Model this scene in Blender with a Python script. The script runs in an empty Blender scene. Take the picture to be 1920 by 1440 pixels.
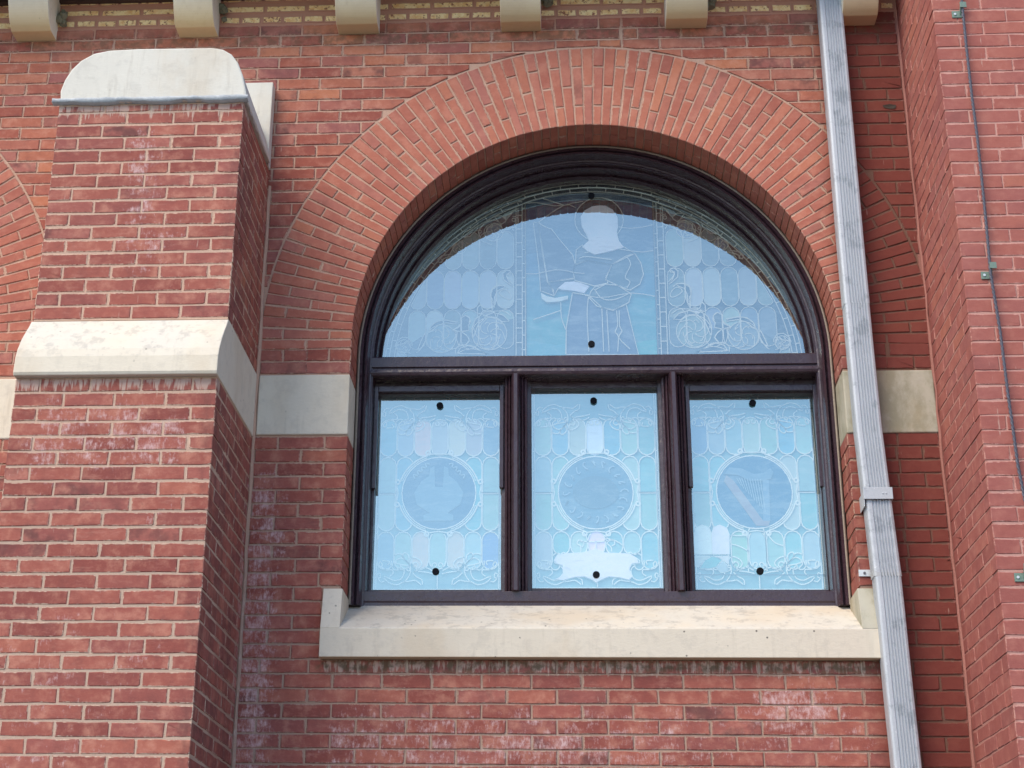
import bpy, bmesh, math, random
from math import sin, cos, pi, sqrt, radians, atan2
from mathutils import Vector, Matrix
random.seed(7)
rnd = random.random
def uni(a, b): return a + (b - a) * rnd()

# ------------------------------------------------------------------ camera, light
S = bpy.context.scene
COL = S.collection
F, YAW, PIT, ROLL = 3208.64, -0.0743, 0.4149, 0.0162
PPX, PPY = -115.19, -244.82
CAM = Vector((-0.1212, -7.932, -2.5381))
fwd = Vector((sin(YAW) * cos(PIT), cos(YAW) * cos(PIT), sin(PIT)))
rt = Vector((cos(YAW), -sin(YAW), 0)); up = rt.cross(fwd)
rt, up = rt * cos(ROLL) + up * sin(ROLL), -rt * sin(ROLL) + up * cos(ROLL)
cam = bpy.data.cameras.new('camera'); camo = bpy.data.objects.new('camera', cam)
COL.objects.link(camo)
camo.matrix_world = Matrix.Translation(CAM) @ Matrix((rt, up, -fwd)).transposed().to_4x4()
cam.sensor_width = 36; cam.lens = F / 1920 * 36
cam.shift_x = -PPX / 1920; cam.shift_y = PPY / 1920
cam.clip_end = 3000
S.camera = camo

SUN_EL, SUN_AZ = radians(48), radians(-42)        # azimuth from -y towards -x
wd = bpy.data.worlds.new('World'); S.world = wd; wd.use_nodes = True
nt = wd.node_tree; nt.nodes.clear()
sky = nt.nodes.new('ShaderNodeTexSky'); sky.sky_type = 'NISHITA'; sky.sun_disc = False
sky.sun_elevation = SUN_EL; sky.sun_rotation = pi - SUN_AZ
sky.altitude = 100; sky.air_density = 1.0; sky.dust_density = 0.5; sky.ozone_density = 1.0
bg = nt.nodes.new('ShaderNodeBackground'); bg.inputs[1].default_value = 0.15
wo = nt.nodes.new('ShaderNodeOutputWorld')
nt.links.new(sky.outputs[0], bg.inputs[0]); nt.links.new(bg.outputs[0], wo.inputs[0])
sl = bpy.data.lights.new('sun', 'SUN'); sl.energy = 2.0; sl.angle = radians(40); sl.color = (1.0, 0.86, 0.66)
so = bpy.data.objects.new('sun', sl); COL.objects.link(so)
sdir = Vector((sin(SUN_AZ) * cos(SUN_EL), -cos(SUN_AZ) * cos(SUN_EL), sin(SUN_EL)))
so.rotation_euler = sdir.to_track_quat('Z', 'Y').to_euler()
so.location = (0, -20, 20)
S.view_settings.view_transform = 'Standard'; S.view_settings.look = 'None'
S.view_settings.exposure = 0.88; S.view_settings.gamma = 1.0
S.view_settings.use_curve_mapping = False

def at(u, v, y=0.0):
    """point of the vertical plane y seen at photo pixel (u, v)"""
    d = fwd + rt * ((u - 960 - PPX) / F) - up * ((v - 720 - PPY) / F)
    return CAM + d * ((y - CAM.y) / d.y)
def proj(p):
    d = Vector(p) - CAM; w = d.dot(fwd)
    return 960 + PPX + F * d.dot(rt) / w, 720 + PPY - F * d.dot(up) / w, w

# ------------------------------------------------------------------ node helpers
class NT:
    def __init__(s, name):
        s.m = bpy.data.materials.new(name); s.m.use_nodes = True
        s.t = s.m.node_tree; s.t.nodes.clear()
        s.out = s.n('ShaderNodeOutputMaterial')
    def n(s, typ, **kw):
        nd = s.t.nodes.new(typ)
        for k, v in kw.items(): setattr(nd, k, v)
        return nd
    def l(s, a, b): s.t.links.new(a, b)
    def put(s, sock, v):
        if isinstance(v, bpy.types.NodeSocket): s.l(v, sock)
        elif v is not None:
            if isinstance(v, (tuple, list)) and len(v) == 3 and sock.type == 'RGBA': v = (*v, 1)
            sock.default_value = v
    def math(s, op, a, b=None, c=None, clamp=False):
        nd = s.n('ShaderNodeMath', operation=op); nd.use_clamp = clamp
        s.put(nd.inputs[0], a)
        if b is not None: s.put(nd.inputs[1], b)
        if c is not None: s.put(nd.inputs[2], c)
        return nd.outputs[0]
    def mul(s, a, b): return s.math('MULTIPLY', a, b)
    def add(s, a, b): return s.math('ADD', a, b)
    def sm(s, x, a, b):          # smoothstep a..b -> 0..1 (a > b runs down)
        nd = s.n('ShaderNodeMapRange', interpolation_type='SMOOTHSTEP')
        s.put(nd.inputs[0], x)
        if a < b: vals = (a, b, 0, 1)
        else: vals = (b, a, 1, 0)
        for i, v in enumerate(vals): nd.inputs[1 + i].default_value = v
        return nd.outputs[0]
    def mix(s, f, a, b, bt='MIX'):
        nd = s.n('ShaderNodeMix', data_type='RGBA', blend_type=bt)
        s.put(nd.inputs[0], f); s.put(nd.inputs[6], a); s.put(nd.inputs[7], b)
        return nd.outputs[2]
    def pos(s):
        if not hasattr(s, '_p'): s._p = s.n('ShaderNodeNewGeometry').outputs['Position']
        return s._p
    def xyz(s):
        if not hasattr(s, '_x'):
            nd = s.n('ShaderNodeSeparateXYZ'); s.l(s.pos(), nd.inputs[0]); s._x = nd.outputs
        return s._x
    def noise(s, scale, detail=4, rough=.6, w=None, sc=None, lac=2.0, dist=0):
        v = s.pos()
        if sc:
            m = s.n('ShaderNodeVectorMath', operation='MULTIPLY'); s.l(v, m.inputs[0]); m.inputs[1].default_value = sc; v = m.outputs[0]
        nd = s.n('ShaderNodeTexNoise'); nd.noise_dimensions = '4D' if w is not None else '3D'
        s.l(v, nd.inputs['Vector']); nd.inputs['Scale'].default_value = scale
        nd.inputs['Detail'].default_value = detail; nd.inputs['Roughness'].default_value = rough
        nd.inputs['Distortion'].default_value = dist
        if w is not None: s.put(nd.inputs['W'], w)
        return nd.outputs[0]
    def attr(s, name, kind='GEOMETRY'):
        nd = s.n('ShaderNodeAttribute'); nd.attribute_name = name; nd.attribute_type = kind
        return nd.outputs['Fac']
    def ramp(s, f, stops, interp='LINEAR'):
        nd = s.n('ShaderNodeValToRGB'); r = nd.color_ramp; r.interpolation = interp
        while len(r.elements) < len(stops): r.elements.new(0.5)
        for e, (p, c) in zip(r.elements, stops): e.position = p; e.color = (*c, 1) if len(c) == 3 else c
        s.put(nd.inputs[0], f); return nd.outputs[0]
    def bsdf(s, color, rough=.8, metal=0, bump=None, bstr=.3, bdist=.002, spec=.5, coat=0):
        b = s.n('ShaderNodeBsdfPrincipled')
        s.put(b.inputs['Base Color'], color); s.put(b.inputs['Roughness'], rough)
        b.inputs['Metallic'].default_value = metal; b.inputs['Specular IOR Level'].default_value = spec
        b.inputs['Coat Weight'].default_value = coat
        if bump is not None:
            bn = s.n('ShaderNodeBump'); bn.inputs['Strength'].default_value = bstr; bn.inputs['Distance'].default_value = bdist
            s.l(bump, bn.inputs['Height']); s.l(bn.outputs[0], b.inputs['Normal'])
        s.l(b.outputs[0], s.out.inputs[0]); return b
    def box(s, x0, x1, z0, z1, fx=.08, fz=.08, y=None):
        """soft-edged box mask in world x, z (and y)"""
        X, Y, Z = s.xyz()
        m = s.mul(s.mul(s.sm(X, x0 - fx, x0 + fx), s.sm(X, x1 + fx, x1 - fx)), s.mul(s.sm(Z, z0 - fz, z0 + fz), s.sm(Z, z1 + fz, z1 - fz)))
        if y: m = s.mul(m, s.mul(s.sm(Y, y[0] - .03, y[0] + .01), s.sm(Y, y[1] + .03, y[1] - .01)))
        return m

def right_strip(m):      # dirty corner between window, downspout and pier; its dark tint includes painted shade
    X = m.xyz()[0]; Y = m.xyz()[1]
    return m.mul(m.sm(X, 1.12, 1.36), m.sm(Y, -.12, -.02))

MORTAR_L = (.60, .40, .28)
def mortar_color(m):
    n = m.noise(9, 5); n2 = m.noise(160, 3)
    c = m.mix(n, (.48, .29, .21), (.66, .44, .33))
    c = m.mix(m.mul(m.sm(m.xyz()[1], -.5, -.6), .5), c, (.66, .47, .36))
    c = m.mix(m.mul(m.sm(n2, .35, .7), .35), c, (.42, .27, .2))
    Z = m.xyz()[2]; X = m.xyz()[0]; Y = m.xyz()[1]
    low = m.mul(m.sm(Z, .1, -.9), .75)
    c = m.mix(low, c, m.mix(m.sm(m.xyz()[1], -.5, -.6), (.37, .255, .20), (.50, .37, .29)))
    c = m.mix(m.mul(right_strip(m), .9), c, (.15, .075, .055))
    pier = m.mul(m.sm(X, 1.61, 1.66), .85)
    c = m.mix(pier, c, (.56, .29, .25))
    c = m.mix(m.mul(m.mul(m.sm(X, 1.61, 1.63), m.sm(X, 1.66, 1.645)), .55), c, (.42, .17, .14))
    top = m.sm(Z, 2.24, 2.34)
    c = m.mix(m.mul(top, .85), c, (.52, .25, .17))
    return c
def efflo(m, w=None):
    """white salt bloom: shaped regions times streaky noise"""
    st = m.noise(8, 6, .7, w=w, sc=(1.0, 1.0, 1.6)) if w is not None else m.noise(8, 6, .7, sc=(1, 1, 1.6)); fine = m.noise(46, 5, .75, sc=(1.3, 1.3, .55))
    k = m.add(m.mul(st, .6), m.mul(fine, .5))
    r = None
    for (x0, x1, z0, z1, a, y) in [(-2.25, -2.0, .55, 1.40, .9, (-1, -.6)), (-2.45, -1.75, 1.3, 1.5, .8, (-1, -.6)),
                                   (-2.6, -1.7, -.55, -.02, .75, (-1, -.6)), (-2.05, -1.7, -.9, -.05, .6, (-1, -.6)),
                                   (-1.72, -1.46, -1.75, -.10, 1.0, (-.1, .1)), (-1.7, -1.62, -1.8, 1.3, .55, (-.6, -.05)),
                                   (-1.4, 1.3, -1.7, -1.13, .62, (-.1, .1)), (.62, 1.15, -1.5, -1.10, .9, (-.1, .1)),
                                   (-1.7, -1.45, .8, 1.55, .5, (-.1, .1)), (-2.6, -1.7, -1.8, -.9, .55, (-1, -.6)),
                                   (.35, .62, 1.75, 2.2, .55, (-.1, .1)), (-2.3, -1.85, .45, 1.0, .7, (-1, -.6)), (-1.35, .3, -1.75, -1.2, .75, (-.1, .1))]:
        b = m.mul(m.box(x0, x1, z0, z1, .20, .24, y), a)
        r = b if r is None else m.math('MAXIMUM', r, b)
    r = m.math('MAXIMUM', r, .22)
    thr = m.math('SUBTRACT', .82, m.mul(r, .38))
    return m.math('MULTIPLY', m.math('MULTIPLY', m.math('SUBTRACT', k, thr), 8.0, clamp=True), m.math('MULTIPLY_ADD', fine, 1.3, -.04))
def drips(m):
    """pale lime drips below the stones"""
    n = m.noise(55, 3, .6, sc=(1, 1, .12)); X, Y, Z = m.xyz(); r = None
    for (x0, x1, zt, zb, y) in [(-2.6, -1.65, 0.0, -.13, (-1, -.8)), (-1.28, 1.26, -1.08, -1.19, (-.1, .1)), (-2.6, -1.65, 1.45, 1.33, (-1, -.6))]:
        g = m.mul(m.sm(Z, zb, zt), m.box(x0, x1, zb, zt, .02, .02, y))
        r = g if r is None else m.math('MAXIMUM', r, g)
    return m.math('MULTIPLY', m.math('SUBTRACT', m.add(n, m.mul(r, .30)), .70), 12.0, clamp=True)

def mat_brick(name='red_brick', pier=False, arch=False):
    m = NT(name)
    oi = m.n('ShaderNodeObjectInfo').outputs['Random']
    r = m.math('FRACT', m.add(oi, m.attr('rnd')))
    r2 = m.math('FRACT', m.mul(r, 7.31)); r3 = m.math('FRACT', m.mul(r, 17.77)); w = m.mul(r, 40)
    base = m.ramp(r2, [(0, (.29, .080, .060)), (.16, (.34, .095, .066)), (.45, (.385, .115, .077)), (.68, (.43, .138, .090)), (.86, (.34, .098, .072)), (1, (.50, .180, .098))])
    X, Y, Z = m.xyz()
    dusk = m.mix(r3, (.27, .098, .088), (.36, .135, .122))
    reg = m.noise(1.1, 3)
    base = m.mix(m.mul(m.sm(m.add(m.mul(r3, .5), m.mul(reg, .6)), .5, .82), .75), base, dusk)
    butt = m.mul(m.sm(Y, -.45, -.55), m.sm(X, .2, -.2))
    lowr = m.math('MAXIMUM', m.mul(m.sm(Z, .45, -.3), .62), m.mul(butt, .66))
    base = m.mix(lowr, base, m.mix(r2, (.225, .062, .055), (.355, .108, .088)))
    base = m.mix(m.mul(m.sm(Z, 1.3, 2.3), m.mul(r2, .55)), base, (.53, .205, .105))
    mot = m.noise(13, 6, .65, w=w); base = m.mix(m.mul(m.sm(mot, .46, .70), .75), base, m.mix(.6, base, (.62, .30, .21)))
    base = m.mix(m.mul(m.sm(mot, .50, .25), .75), base, m.mix(.55, base, (.16, .055, .05)))
    me_ = m.noise(26, 5, .7, w=w, sc=(.5, .5, 1.6)); base = m.mix(m.mul(m.sm(me_, .50, .72), .5), base, m.mix(.5, base, (.60, .30, .23)))
    base = m.mix(m.mul(m.sm(m.add(m.mul(m.attr('edge'), .25), m.noise(20, 4, .7, w=w)), .62, .80), .45), base, (.20, .075, .065))
    fine = m.noise(150, 4, .7); base = m.mix(m.mul(m.sm(fine, .55, .8), .3), base, (.50, .25, .19))
    base = m.mix(m.mul(m.sm(fine, .42, .2), .4), base, (.16, .05, .04))
    # kiln-dark ends on a few
    dk = m.mul(m.sm(r3, .90, .97), m.sm(m.noise(9, 3, w=w), .45, .65)); base = m.mix(m.mul(dk, .7), base, (.10, .045, .045))
    if arch: base = m.mix(.34, base, (.56, .205, .140))
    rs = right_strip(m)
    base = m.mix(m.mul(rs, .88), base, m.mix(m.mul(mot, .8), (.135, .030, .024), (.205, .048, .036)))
    if pier:
        base = m.mix(m.mul(m.sm(X, 1.58, 1.66), .62), base, m.mix(mot, (.30, .092, .080), (.40, .140, .120)))
    base = m.mix(efflo(m, w), base, (.66, .47, .46))
    # soot down the buttress side and edge
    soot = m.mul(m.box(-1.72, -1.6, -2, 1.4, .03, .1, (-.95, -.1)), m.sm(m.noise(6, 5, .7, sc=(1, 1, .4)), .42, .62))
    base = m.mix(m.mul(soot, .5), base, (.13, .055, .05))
    base = m.mix(m.mul(drips(m), .8), base, (.55, .40, .33))
    und = m.math('MAXIMUM', m.mul(m.box(-1.3, 1.3, -1.14, -1.07, .02, .03, (-.1, .1)), .85), m.mul(m.box(-4, 1.6, 2.20, 2.30, .02, .04, (-.1, .1)), .55))  # brown grime plus painted contact shadow under the sill and corbels
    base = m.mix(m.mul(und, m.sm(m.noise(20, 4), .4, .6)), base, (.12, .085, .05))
    # mortar smeared over the arrises
    e = m.attr('edge'); en = m.noise(60, 4, .7)
    lo = m.noise(7, 3)
    sm = m.math('MULTIPLY', m.math('SUBTRACT', m.add(m.add(e, m.mul(en, 1.0)), m.mul(lo, .8)), 1.84), 6.0, clamp=True)
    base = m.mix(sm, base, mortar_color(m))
    hb = m.add(m.mul(m.noise(60, 6, .75), .7), m.mul(m.noise(300, 2), .3))
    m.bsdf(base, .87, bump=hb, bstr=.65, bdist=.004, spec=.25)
    return m.m
def mat_mortar():
    m = NT('lime_mortar')
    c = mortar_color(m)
    c = m.mix(m.mul(drips(m), .6), c, (.60, .48, .38))
    c = m.mix(m.mul(efflo(m), .5), c, (.62, .52, .48))
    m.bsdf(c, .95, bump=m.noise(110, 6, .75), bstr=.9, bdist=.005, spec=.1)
    return m.m
def mat_spall():
    m = NT('spalled_yellow_brick')
    w = m.mul(m.math('FRACT', m.add(m.n('ShaderNodeObjectInfo').outputs['Random'], m.attr('rnd'))), 40)
    n = m.noise(22, 5, .7, w=w)
    c = m.mix(m.sm(n, .3, .62), (.80, .46, .18), (.95, .74, .40))
    c = m.mix(m.sm(m.noise(38, 5, .75, w=w), .54, .60), c, (.35, .14, .09))
    e = m.attr('edge')
    c = m.mix(m.math('MULTIPLY', m.math('SUBTRACT', m.add(e, m.noise(40, 5, .75)), .98), 8.0, clamp=True), c, mortar_color(m))
    m.bsdf(c, .92, bump=m.noise(80, 6, .8), bstr=1, bdist=.006, spec=.1)
    return m.m
def mat_stone(name, tint=(.70, .63, .52), grey=.5, green=0., yellow=0., pits=.5):
    m = NT(name)
    n = m.noise(3.2, 6, .65); f = m.noise(70, 6, .75, sc=(.5, .5, 1)); g = m.noise(14, 7, .72)
    c = m.mix(n, tuple(x * .90 for x in tint), tuple(min(1, x * 1.10) for x in tint))
    c = m.mix(m.mul(m.sm(f, .5, .75), .25), c, tuple(x * .8 for x in tint))
    geo = m.n('ShaderNodeNewGeometry'); sp = m.n('ShaderNodeSeparateXYZ'); m.l(geo.outputs['Normal'], sp.inputs[0])
    upf = m.sm(sp.outputs[2], .1, .6)
    c = m.mix(m.mul(m.mul(upf, m.sm(n, .3, .6)), grey), c, (.56, .54, .50))
    c = m.mix(m.mul(m.mul(m.sm(g, .50, .62), m.add(upf, .5)), grey * .48), c, (.30, .28, .26))
    dr = m.noise(30, 4, .65, sc=(1, 1, .10)); c = m.mix(m.mul(m.mul(m.sm(dr, .52, .66), m.sm(n, .42, .6)), .2), c, (.36, .31, .25))
    if green: c = m.mix(m.mul(m.sm(m.noise(6, 6, .7, sc=(1, 1, .6)), .38, .62), green), c, (.17, .165, .085))
    if yellow: c = m.mix(m.mul(m.sm(sp.outputs[2], -.15, -.8), yellow), c, (.62, .46, .20))
    c = m.mix(m.mul(m.sm(m.noise(2.4, 5, .6, sc=(1, 1, .5)), .48, .66), .28), c, (.52, .39, .25))
    vo = m.n('ShaderNodeTexVoronoi'); vo.inputs['Scale'].default_value = 26; m.l(m.pos(), vo.inputs['Vector'])
    pit = m.mul(m.sm(vo.outputs['Distance'], .17, .08), m.sm(m.noise(16, 3), .55, .62))
    c = m.mix(m.mul(pit, pits), c, (.07, .065, .06))
    m.bsdf(c, .9, bump=m.add(m.mul(f, .6), m.mul(g, .5)), bstr=.55, bdist=.004, spec=.15)
    return m.m
def mat_paint():
    m = NT('purple_brown_gloss_paint')
    n = m.noise(30, 6, .7, sc=(.35, 1, .35)); n2 = m.noise(5, 4)
    c = m.mix(n2, (.038, .017, .020), (.058, .036, .054))
    worn = m.math('MULTIPLY', m.math('SUBTRACT', m.noise(75, 6, .8, sc=(.3, 1, .3)), .63), 14, clamp=True)
    c = m.mix(m.mul(worn, .55), c, (.20, .15, .13))
    m.bsdf(c, m.add(.16, m.mul(n, .25)), bump=m.add(n, m.noise(12, 5)), bstr=.8, bdist=.006, spec=.55, coat=.0)
    return m.m
def mat_simple(name, col, rough=.7, metal=0, var=.15, scale=20, bstr=.3, spec=.4):
    m = NT(name); n = m.noise(scale, 6, .7)
    c = m.mix(n, tuple(x * (1 - var) for x in col), tuple(min(1, x * (1 + var)) for x in col))
    m.bsdf(c, rough, metal, bump=m.noise(scale * 4, 4), bstr=bstr, bdist=.002, spec=spec)
    return m.m
def mat_galv():
    m = NT('weathered_galvanised_zinc')
    n = m.noise(150, 4, .8); b = m.noise(9, 6, .75, sc=(1, 1, .8))
    c = m.mix(n, (.36, .39, .43), (.58, .61, .65))
    c = m.mix(m.mul(m.sm(b, .53, .62), .55), c, (.24, .27, .31))
    c = m.mix(m.mul(m.sm(m.noise(60, 5, .8), .6, .66), .5), c, (.72, .74, .76))
    m.bsdf(c, m.add(.5, m.mul(n, .2)), .25, bump=n, bstr=.25, bdist=.001, spec=.5)
    return m.m
def mat_glasspiece():
    """opalescent glass seen from outside; each piece carries its own colour"""
    m = NT('opalescent_glass')
    a = m.n('ShaderNodeAttribute'); a.attribute_name = 'tone'; a.attribute_type = 'GEOMETRY'
    n = m.noise(16, 6, .7, sc=(.45, 1, 1.3), dist=.6); f = m.noise(220, 3, sc=(1, 1, .8))
    c = m.mix(m.mul(m.sm(n, .42, .75), .45), a.outputs['Color'], m.mix(.75, a.outputs['Color'], (.60, .66, .64)))
    c = m.mix(m.mul(m.sm(n, .45, .25), .5), c, m.mix(.5, c, (.01, .02, .03)))
    c = m.mix(m.mul(m.sm(f, .5, .7), .2), c, (.4, .5, .5))
    m.bsdf(c, .35, bump=m.noise(40, 4), bstr=.3, bdist=.002, spec=.3)
    return m.m
def mat_pane():
    m = NT('outer_storm_pane')
    tr = m.n('ShaderNodeBsdfTransparent'); tr.inputs[0].default_value = (.98, 1, 1, 1)
    gl = m.n('ShaderNodeBsdfGlossy'); gl.inputs['Roughness'].default_value = 0.0; gl.inputs[0].default_value = (.84, 1, .95, 1)
    bn = m.n('ShaderNodeBump'); bn.inputs['Strength'].default_value = .12; bn.inputs['Distance'].default_value = .004
    m.l(m.noise(5, 2), bn.inputs['Height']); m.l(bn.outputs[0], gl.inputs['Normal'])
    lw = m.n('ShaderNodeLayerWeight'); lw.inputs[0].default_value = .2
    mx = m.n('ShaderNodeMixShader'); m.l(m.math('MULTIPLY_ADD', lw.outputs['Facing'], .2, .37), mx.inputs[0]); m.l(tr.outputs[0], mx.inputs[1]); m.l(gl.outputs[0], mx.inputs[2])
    m.l(mx.outputs[0], m.out.inputs[0]); return m.m

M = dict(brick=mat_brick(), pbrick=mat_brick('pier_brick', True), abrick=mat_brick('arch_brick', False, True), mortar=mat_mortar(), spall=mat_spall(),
         stone=mat_stone('buff_limestone'), capstone=mat_stone('weathered_cap_limestone', (.68, .65, .58), .55, pits=.15),
         corbel=mat_stone('corbel_sandstone', (.86, .80, .68), .2, yellow=.75, pits=.2),
         green=mat_stone('algae_stained_limestone', (.46, .43, .35), .3, green=.5, pits=.2),
         sill=mat_stone('sill_limestone', (.66, .59, .49), .6, pits=.9, yellow=.5),
         paint=mat_paint(), galv=mat_galv(), lead=mat_simple('sheet_lead', (.46, .48, .50), .6, .2, .4, 60, .8),
         came=mat_simple('old_lead_came', (.84, .84, .78), .7, 0, .2, 40), came2=mat_simple('dull_lead_came', (.66, .64, .55), .7, 0, .3, 40), glass=mat_glasspiece(), pane=mat_pane(),
         rubber=mat_simple('black_rubber', (.006, .007, .012), .8, spec=.2), cable=mat_simple('braided_cable', (.11, .11, .14), .5, .3, .5, 260, .8),
         verd=mat_simple('verdigris_bronze', (.17, .24, .20), .6, .2, .5, 120, .6), steel=mat_simple('pale_steel', (.62, .64, .66), .45, .3, .15, 90),
         dark=mat_simple('stained_timber', (.060, .032, .024), .8), caulk=mat_simple('old_caulk', (.30, .25, .20), .8, 0, .4, 90),
         nest=mat_simple('grey_nest_mud', (.20, .19, .13), .95, 0, .6, 90, 1), ground=mat_simple('dull_asphalt_ground', (.13, .125, .12), .95, 0, .15, 2))

# ------------------------------------------------------------------ object helpers
def link(name, me, mat=None, parent=None):
    o = bpy.data.objects.new(name, me); COL.objects.link(o)
    if me is not None and mat is not None and not me.materials: me.materials.append(mat)
    if parent: o.parent = parent
    return o
def thing(name, label, cat, loc=(0, 0, 0), group=None):
    o = bpy.data.objects.new(name, None); COL.objects.link(o); o.location = loc; o.empty_display_size = .1
    o['label'] = label; o['category'] = cat
    if group: o['group'] = group
    INV[o.name] = Vector(loc); return o
INV = {}
def mesh(name, verts, faces, off=(0, 0, 0), smooth=False):
    me = bpy.data.meshes.new(name); ox, oy, oz = off
    me.from_pydata([(x - ox, y - oy, z - oz) for x, y, z in verts], [], faces); me.update()
    if smooth:
        for p in me.polygons: p.use_smooth = True
    return me
def part(name, verts, faces, mat, parent, smooth=False, bev=0, seg=2):
    """verts in world coordinates"""
    off = INV[parent.name] if parent.name in INV else Vector((0, 0, 0))
    me = mesh(name, verts, faces, off, smooth)
    bm = bmesh.new(); bm.from_mesh(me); bmesh.ops.recalc_face_normals(bm, faces=bm.faces)
    if bev:
        es = [e for e in bm.edges if len(e.link_faces) == 2 and e.calc_face_angle(0) > .5]
        bmesh.ops.bevel(bm, geom=es, offset=bev, segments=seg, profile=.5, affect='EDGES')
    bm.to_mesh(me); bm.free()
    o = link(name, me, mat, parent); INV[o.name] = off.copy(); return o
def boxv(x0, x1, y0, y1, z0, z1):
    v = [(x, y, z) for z in (z0, z1) for y in (y0, y1) for x in (x0, x1)]
    return v, [(0, 1, 3, 2), (4, 6, 7, 5), (0, 4, 5, 1), (1, 5, 7, 3), (3, 7, 6, 2), (2, 6, 4, 0)]
def prism(poly, y0, y1):
    """poly (x, z) extruded y0..y1"""
    n = len(poly)
    v = [(x, y0, z) for x, z in poly] + [(x, y1, z) for x, z in poly]
    f = [tuple(range(n)), tuple(range(2 * n - 1, n - 1, -1))] + [(i, (i + 1) % n, n + (i + 1) % n, n + i) for i in range(n)]
    return v, f
def prism_x(poly, x0, x1):
    """poly (y, z) extruded x0..x1"""
    n = len(poly)
    v = [(x0, y, z) for y, z in poly] + [(x1, y, z) for y, z in poly]
    f = [tuple(range(n)), tuple(range(2 * n - 1, n - 1, -1))] + [(i, (i + 1) % n, n + (i + 1) % n, n + i) for i in range(n)]
    return v, f
def join(*vf):
    V, Fc = [], []
    for v, f in vf:
        o = len(V); V += list(v); Fc += [tuple(i + o for i in q) for q in f]
    return V, Fc
def tube(pts, r, n=8, closed=False):
    V, Fc = [], []; m = len(pts); pts = [Vector(p) for p in pts]
    for i, p in enumerate(pts):
        a = pts[(i - 1) % m] if (closed or i) else p; b = pts[(i + 1) % m] if (closed or i < m - 1) else p
        t = (b - a).normalized(); ref = Vector((0, 1, 0)) if abs(t.y) < .9 else Vector((1, 0, 0))
        s = t.cross(ref).normalized(); q = t.cross(s)
        rr = r(i) if callable(r) else r
        for k in range(n):
            an = 2 * pi * k / n + pi / n; V.append(tuple(p + (s * cos(an) + q * sin(an)) * rr))
    for i in range(m if closed else m - 1):
        for k in range(n):
            j = (i + 1) % m
            Fc.append((i * n + k, i * n + (k + 1) % n, j * n + (k + 1) % n, j * n + k))
    if not closed: Fc += [tuple(range(n)), tuple((m - 1) * n + k for k in range(n - 1, -1, -1))]
    return V, Fc

def cr(pts, n=5):
    """Catmull-Rom through the points"""
    out = []
    for i in range(len(pts) - 1):
        p0 = pts[max(i - 1, 0)]; p1 = pts[i]; p2 = pts[i + 1]; p3 = pts[min(i + 2, len(pts) - 1)]
        for k in range(n):
            t = k / n
            out.append(tuple(.5 * ((2 * p1[j]) + (-p0[j] + p2[j]) * t + (2 * p0[j] - 5 * p1[j] + 4 * p2[j] - p3[j]) * t * t + (-p0[j] + 3 * p1[j] - 3 * p2[j] + p3[j]) * t ** 3) for j in (0, 1)))
    out.append(tuple(pts[-1])); return out

# ------------------------------------------------------------------ brick maker
CH = .0030
def inset(P, d):
    n = len(P); out = []
    for i in range(n):
        a, b, c = Vector(P[i - 1]), Vector(P[i]), Vector(P[(i + 1) % n])
        e1 = (b - a); e2 = (c - b)
        if e1.length < 1e-6 or e2.length < 1e-6: out.append(b); continue
        e1.normalize(); e2.normalize()
        n1 = Vector((-e1.y, e1.x)); n2 = Vector((-e2.y, e2.x))
        k = n1 + n2; den = 1 + n1.dot(n2)
        out.append(b + k / max(den, .5) * d)
    return out
def cinset(P, d):
    cx = sum(p[0] for p in P) / len(P); cz = sum(p[1] for p in P) / len(P)
    w = max(p[0] for p in P) - min(p[0] for p in P); h = max(p[1] for p in P) - min(p[1] for p in P)
    fx, fz = max(.2, 1 - 2 * d / max(w, .001)), max(.2, 1 - 2 * d / max(h, .001))
    return [Vector((cx + (x - cx) * fx, cz + (z - cz) * fz)) for x, z in P]
def brick_data(P, depth, jit=.0018, cut=False):
    """P counter-clockwise (x, z) outline; front face at y=0 looking to -y, body to +depth"""
    w = max(p[0] for p in P) - min(p[0] for p in P); h = max(p[1] for p in P) - min(p[1] for p in P)
    P = [(x + uni(-jit, jit), z + uni(-jit, jit)) for x, z in P]
    c = min(CH, w * .12, h * .12); q = min(.013, w * .25, h * .25)
    fy = uni(-.0012, .0012); n = len(P)
    rings = [([(p[0], p[1]) for p in P], depth, 0.0), ([(p[0], p[1]) for p in P], fy + c, .9),
             ((cinset if cut else inset)(P, c), fy, 1.0), ((cinset if cut else inset)(P, q), fy, .15)]
    V, E = [], []
    for pts, y, e in rings:
        for p in pts: V.append((p[0], y, p[1])); E.append(e)
    Fc = []
    for r in range(3):
        for i in range(n):
            j = (i + 1) % n; Fc.append((r * n + i, r * n + j, (r + 1) * n + j, (r + 1) * n + i))
    Fc.append(tuple(3 * n + i for i in range(n)))
    return V, Fc, E
def rectP(w, h):
    x, z = w / 2, h / 2
    P = [(-x, -z), (-x * uni(-.1, .1) - x * .15, -z), (x * uni(.2, .5), -z), (x, -z), (x, z), (x * uni(.1, .4), z), (-x * uni(.2, .5), z), (-x, z)]
    if rnd() < .4 and w > .06:
        k = random.choice([0, 3, 4, 7]); a, b = P[k]; d = uni(.005, .014); e = uni(.003, .009)
        q1, q2 = (a - math.copysign(d, a), b), (a, b - math.copysign(e, b))
        P[k:k + 1] = [q2, q1] if k in (0, 4) else [q1, q2]
    return P
_cache = {}
def shared(key, maker, nvar=14):
    L = _cache.setdefault(key, [])
    if len(L) < nvar: L.append(to_mesh(maker())); return L[-1]
    return random.choice(L)
def to_mesh(d):
    V, Fc, E = d
    me = bpy.data.meshes.new('brick'); me.from_pydata(V, [], Fc)
    me.attributes.new('edge', 'FLOAT', 'POINT').data.foreach_set('value', E)
    return me
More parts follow.
